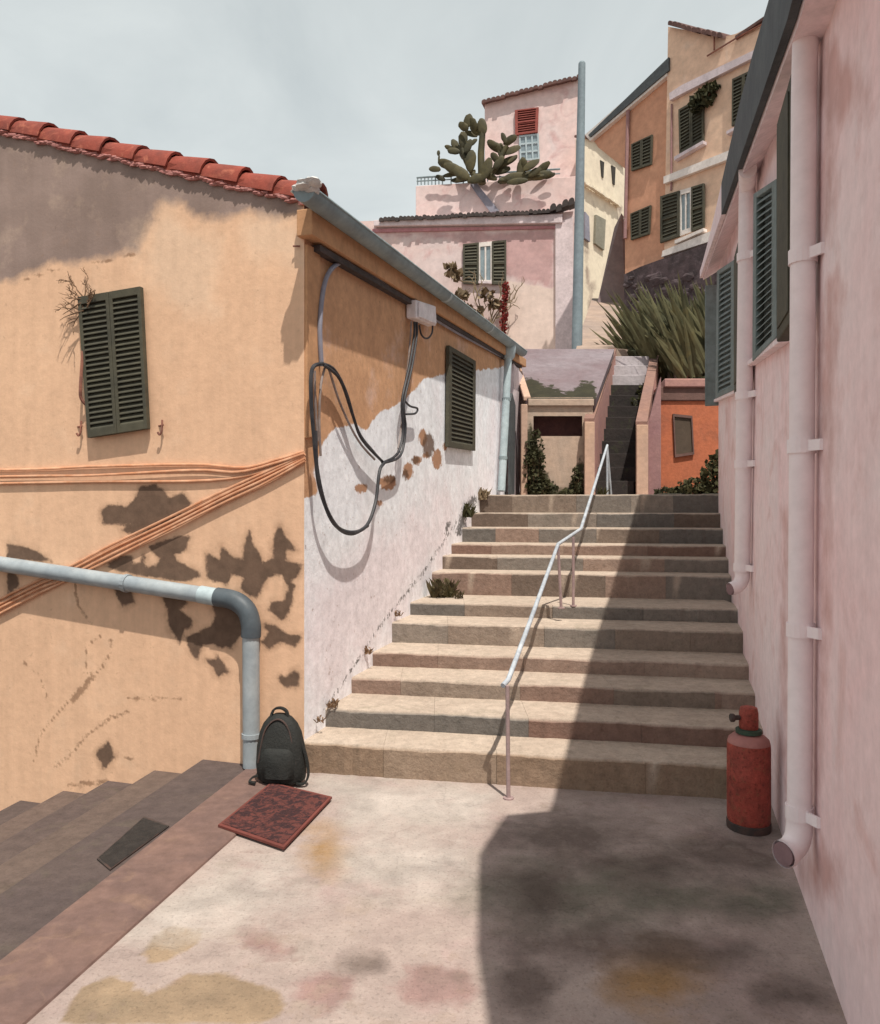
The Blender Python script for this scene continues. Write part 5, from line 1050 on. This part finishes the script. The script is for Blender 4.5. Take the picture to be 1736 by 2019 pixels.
for (x, y, ln, wd, ang) in [(520, 110, 150, 110, 8), (460, 180, 130, 90, -48), (585, 150, 150, 90, -25), (555, 270, 150, 75, -65), (690, 180, 180, 110, -8), (610, 230, 150, 80, -50), (455, 340, 170, 110, 0), (360, 410, 150, 90, -25), (285, 440, 110, 55, -62), (340, 480, 140, 80, -75), (520, 420, 150, 85, 25), (575, 375, 110, 60, 55), (460, 500, 190, 110, -25), (550, 600, 230, 120, 5), (500, 545, 120, 90, -30), (860, 430, 210, 100, -58), (810, 390, 120, 75, -55), (845, 560, 130, 80, -35), (1030, 345, 160, 95, 62), (955, 320, 120, 60, -22), (1050, 470, 190, 95, 75), (925, 480, 170, 90, -5), (990, 610, 240, 90, 68), (890, 620, 160, 90, 40), (920, 720, 200, 90, 80), (1060, 575, 120, 50, 55), (250, 640, 200, 110, -65), (330, 690, 220, 120, -62), (110, 700, 130, 75, -80), (155, 505, 60, 40, 0), (160, 570, 80, 25, 5), (430, 750, 220, 130, -50), (300, 770, 160, 60, 85), (180, 810, 120, 60, -60), (740, 700, 240, 130, 20), (420, 830, 200, 70, 88), (620, 820, 200, 110, 80), (790, 790, 160, 80, -60), (590, 745, 70, 45, 10)]:
    px, py = Z(x, y); pads.append((px, py, ln * .1613 * 1.15, wd * .1613 * 1.05, ang))
cactus('tall dark olive prickly pear with upright trunk on the pink terrace', [([Z(690, 880), Z(680, 700), Z(675, 500), Z(690, 300), Z(690, 190)], 0.12), ([Z(760, 800), Z(860, 680), Z(930, 540), Z(990, 420)], 0.10), ([Z(600, 800), Z(490, 600), Z(440, 450)], 0.09)], pads, WP.pt(948, 362, 0.05))
pads2 = []
for (x, y, ln, wd, ang) in [(1170, 690, 230, 110, 10), (1290, 650, 190, 100, 62), (1200, 640, 120, 90, -15), (1420, 700, 210, 90, 50), (1080, 800, 230, 110, 85), (1250, 790, 260, 110, 85), (1400, 780, 240, 100, 80), (1500, 780, 140, 70, 80), (980, 830, 180, 90, 80), (1120, 850, 220, 80, 88), (1330, 740, 150, 80, 60)]:
    px, py = Z(x, y); pads2.append((px, py, ln * .1613 * 1.15, wd * .1613 * 1.05, ang))
cactus('low spreading prickly pear on the parapet under the lattice window', [([Z(900, 850), Z(1100, 830), Z(1300, 810), Z(1450, 790)], 0.09)], pads2, WP.pt(1040, 358, 0.05))
# dry shrub and red blossom behind the gutter
WD = Wall((-1.9, 22.7), (6.0, -1.3)); WDl = Wall((-1.9, 22.7), (6.0, -1.3)); WDl.d = -WD.d if WD.d.x > 0 else WD.d
ds_ = MB(); twigs(ds_, WD.pt(965, 655, 0.05), 7, 0.9, 1.9, (1.3, 2.6), WDl, 3, 31, 0.03); rr = random.Random(2)
for (x, y, s_) in ((895, 540, .26), (960, 580, .22), (910, 580, .2), (935, 610, .25), (975, 600, .18), (890, 525, .16)): leafball(ds_, WD.pt(x, y, 0.1), s_, s_ * .4, s_ * .7, 26, 0.22, rr)
tag(ds_.build('dry_shrub', M['dry']), 'sparse straw-coloured shrub against the pink house below its green shutters', 'shrub')
rb = thing('flowering_climber', 'narrow strip of red blossom climbing the pink wall below the shutters', 'climber', WD.pt(994, 665, 0.05))
q = MB(); rr = random.Random(6)
for y in range(560, 662, 4): leafball(q, WD.pt(997 - (y - 562) * 0.05 + rr.uniform(-2.5, 2.5), y, 0.06), rr.uniform(0.07, 0.13), 0.06, 0.10, 22, 0.085, rr)
q.build('blossom', M['red_bloom'], rb); q = MB(); q.tube([WD.pt(992, 668, 0.06), WD.pt(995, 620, 0.06), WD.pt(996, 560, 0.06)], 0.03, 6); q.build('stem', M['twig'], rb)
# tall pole
pl0 = P(1138, 690, 14.2); pt_ = P(1148, 126, 14.2)
pole = thing('utility_pole', 'tall tapered blue-grey pole rising in front of the pink terrace house', 'pole', (pl0.x, pl0.y, 3.6))
q = MB(); q.tube([Vector((pl0.x - .02, pl0.y, 3.6)), lerp(pl0, pt_, 0.02), lerp(pl0, pt_, 0.5), pt_], [0.105, 0.10, 0.088, 0.066], 16); q.build('shaft', M['pole'], pole, smooth=True)
q = MB(); q.blob(pt_, (0.066, 0, 0), (0, 0.066, 0), (0, 0, 0.06), 14, 8); q.build('cap', M['pole'], pole, smooth=True)
# cream house
WCr = Wall((4.3, 24.0), (0.85, 1.0))
cr = thing('cream_house', 'weathered cream house squeezed between the grey pole and the orange house', 'house', WCr.pt(1190, 640))
q = MB(); stained_face(q, [WCr.pt(1147, 700), WCr.pt(1147, 266), WCr.pt(1152, 268), WCr.pt(1178, 276), WCr.pt(1232, 325), WCr.pt(1246, 420), WCr.pt(1246, 660)], WCr.d, UP, 0.12, {'damp_shade': [('l', [(1152, 440), (1158, 520), (1160, 570), (1172, 555), (1160, 640)], 7, 2), ('l', [(1222, 470), (1215, 540)], 8, 3), ('l', [(1222, 410), (1224, 470)], 6, 3)]})
pad_attrs(q); q.build('wall', M['cream'], cr)
wall_poly(WCr, [(1149, 690), (1149, 270), (1152, 271), (1178, 279), (1230, 328), (1244, 421), (1244, 655)], 0.25, 'wall_core', M['cream'], cr, o=-0.03)
tile_edge(WCr, 1150, 268, 1178, 278, 6, 7, 'roof', M['tile_maroon'], cr, 0.1, 0.3, 4)
tile_edge(WCr, 1178, 278, 1234, 328, 4, 7, 'roof', M['tile_maroon'], cr, 0.1, 0.3, 5)
tile_edge(WCr, 1150, 358, 1226, 408, 5, 5, 'ledge', M['cream'], cr, 0.16, 0.15, 6)
for (x, y0, y1, w) in ((1187, 316, 348, 3.5), (1209, 326, 362, 4)):
    slab(WCr, [(x - w, y0), (x + w, y0 + 4), (x + w * .6, y1 + 3), (x - w * .3, y1)], 0.003, 0.03, 'window', M['slit'], cr)
slab(WCr, [(1172, 424), (1191, 434), (1188, 494), (1170, 480)], 0.003, 0.08, 'shutter', M['olive_shutter'], cr)
slab(WCr, [(1150, 418), (1158, 428), (1160, 478), (1150, 470)], 0.003, 0.08, 'shutter', M['conduit'], cr)
# buttress beside it, its shade put into the grey-purple colour
bt = thing('buttress_wall', 'tapering grey-purple buttress wall between the cream house and the orange house', 'wall', P(1205, 612, 19.6))
q = MB(); q.prism([P(1212, 448, 20.4), P(1226, 420, 20.4), P(1234, 440, 20.4), P(1236, 640, 19.6), P(1168, 640, 19.6), P(1180, 590, 19.8)], (0.3, 0.6, 0)); q.build('wall', M['dark_stone'] if False else mat('grey_purple_shade', (0.20, 0.155, 0.155, 1), (0.26, 0.205, 0.19, 1), 0.8, fine=5, bump=0.3), bt)
# orange tenement and peach house share one receding street front
WE = Wall((5.30, 18.0), (-0.76, 1.0))
E_ = lambda pts: pts
ot = thing('orange_tenement', 'terracotta orange house with two dark shuttered windows under a slanting dark roof', 'house', WE.pt(1270, 530))
wall_poly(WE, [(1166, 268), (1322, 124), (1324, 505), (1310, 512), (1233, 545), (1233, 332), (1180, 290)], 2.5, 'wall', M['tan_orange'], ot)
slab(WE, [(1160, 268), (1322, 126), (1322, 152), (1170, 280)], 0.004, 0.12, 'cornice', M['white_trim'], ot)
q = MB(); q.prism([WE.pt(1160, 266, 0.16), WE.pt(1319, 112, 0.16), WE.pt(1319, 138, 0.16), WE.pt(1164, 270, 0.16)], -WE.n * 2.8); q.build('roof', M['slate'], ot)
q = MB(); q.tube([WE.pt(1239, 214, 0.06), WE.pt(1236, 340, 0.06), WE.pt(1233, 470, 0.06)], 0.045, 8); q.build('downpipe', M['mauve_wall'], ot, smooth=True)
shutter([WE.pt(1248, 285, 0.02), WE.pt(1289, 266, 0.02), WE.pt(1287, 325, 0.02), WE.pt(1248, 338, 0.02)], WE.n, 8, ot, M['shutter'], leaves=2, th=0.06, mid=False)
shutter([WE.pt(1246, 422, 0.02), WE.pt(1286, 405, 0.02), WE.pt(1283, 462, 0.02), WE.pt(1247, 474, 0.02)], WE.n, 8, ot, M['shutter'], leaves=2, th=0.06, mid=False)
pe = thing('peach_house', 'tall peach house with white bands and dark shuttered windows above the dark stone wall', 'house', WE.pt(1400, 500))
wall_poly(WE, [(1318, 52), (1350, 58), (1420, 74), (1452, 66), (1540, 20), (1620, -40), (1620, 420), (1400, 478), (1310, 508)], 2.4, 'wall', M['peach'], pe, o=0.10)
tile_edge(WE, 1317, 48, 1424, 76, 10, 9, 'roof', M['tile_maroon'], pe, 0.25, 2.0, 7)
q = MB(); q.prism([WE.pt(1450, 70, 0.18), WE.pt(1620, -45, 0.18), WE.pt(1620, -39, 0.18), WE.pt(1450, 76, 0.18)], -WE.n * 1.5); q.build('roof', M['tile_maroon'], pe)
q = MB(); q.tube([WE.pt(1395, 110, 0.16), WE.pt(1460, 70, 0.16), WE.pt(1540, 28, 0.16)], 0.02, 6); q.tube([WE.pt(1409, 62, 0.16), WE.pt(1409, 98, 0.16)], 0.02, 6); q.build('cable', M['rusty'], pe)
slab(WE, [(1325, 186), (1350, 170), (1500, 98), (1500, 112), (1352, 186), (1326, 200)], 0.103, 0.10, 'string_course', M['lilac_trim'], pe)
slab(WE, [(1314, 350), (1450, 296), (1470, 290), (1470, 308), (1450, 313), (1314, 364)], 0.103, 0.10, 'string_course', M['white_trim'], pe)
slab(WE, [(1312, 496), (1420, 452), (1420, 470), (1400, 479), (1310, 508)], 0.103, 0.10, 'plinth', M['white_trim'], pe)
shutter([WE.pt(1341, 217, 0.12), WE.pt(1390, 190, 0.12), WE.pt(1390, 278, 0.12), WE.pt(1343, 306, 0.12)], WE.n, 12, pe, M['shutter'], leaves=2, th=0.06, mid=False)
slab(WE, [(1337, 312), (1394, 280), (1394, 286), (1337, 319)], 0.103, 0.14, 'sill', M['lilac_trim'], pe)
shutter([WE.pt(1447, 157, 0.12), WE.pt(1492, 136, 0.12), WE.pt(1487, 226, 0.12), WE.pt(1446, 250, 0.12)], WE.n, 12, pe, M['shutter'], leaves=2, th=0.06, mid=False)
slab(WE, [(1440, 262), (1495, 234), (1495, 240), (1440, 268)], 0.103, 0.14, 'sill', M['lilac_trim'], pe)
WE2 = Wall((5.30, 18.0), (-0.76, 1.0)); WE2.p = WE.p + WE.n * 0.10
window_open(WE2, 1305, 1391, 388, 362, 480, 448, pe, M['shutter'], 1343, 1366, nsl=12)
slab(WE, [(1338, 476), (1395, 452), (1395, 458), (1338, 483)], 0.103, 0.14, 'sill', M['white_trim'], pe)
q = MB(); q.tube([WE.pt(1325, 205, 0.13), WE.pt(1324, 375, 0.13)], 0.022, 6); q.build('cable', M['mauve_wall'], pe)
# plant growing from the peach wall
c = WE.pt(1388, 195, 0.25); bush('wall_shrub', 'small dark shrub growing out of the peach wall above the dark window', 'shrub', c, [((0, 0, 0.02), 0.30, 0.2, 0.18, 150), ((0.12, -0.1, 0.15), 0.2, 0.15, 0.14, 70), ((-0.15, .1, -0.1), 0.15, 0.15, 0.12, 50)], 0.15, M['bush'], 20)
# dark stone wall below the houses
dw = thing('retaining_wall', 'dark purple-black stone retaining wall below the peach and orange houses', 'wall', WE.pt(1300, 740, 0.4))
q = MB(); q.prism([WE.pt(1231, 541, 0.35), WE.pt(1262, 526, 0.35), WE.pt(1312, 508, 0.35), WE.pt(1420, 472, 0.35), WE.pt(1620, 405, 0.35), WE.pt(1620, 800, 0.35), WE.pt(1231, 800, 0.35)], -WE.n * 1.2); q.build('wall', M['dark_stone'], dw)
rr = random.Random(8); q = MB()
for _ in range(150):
    x = rr.uniform(1234, 1425); y = rr.uniform(545, 770); 
    if y < 545 - (x - 1231) * 0.36: continue
    p = WE.pt(x, y, 0.35); s_ = rr.uniform(0.08, 0.24); q.blob(p, WE.d * s_, WE.n * 0.05, UP * s_ * 0.55, 7, 5, 0.25)
q.build('stones', M['dark_stone'], dw)
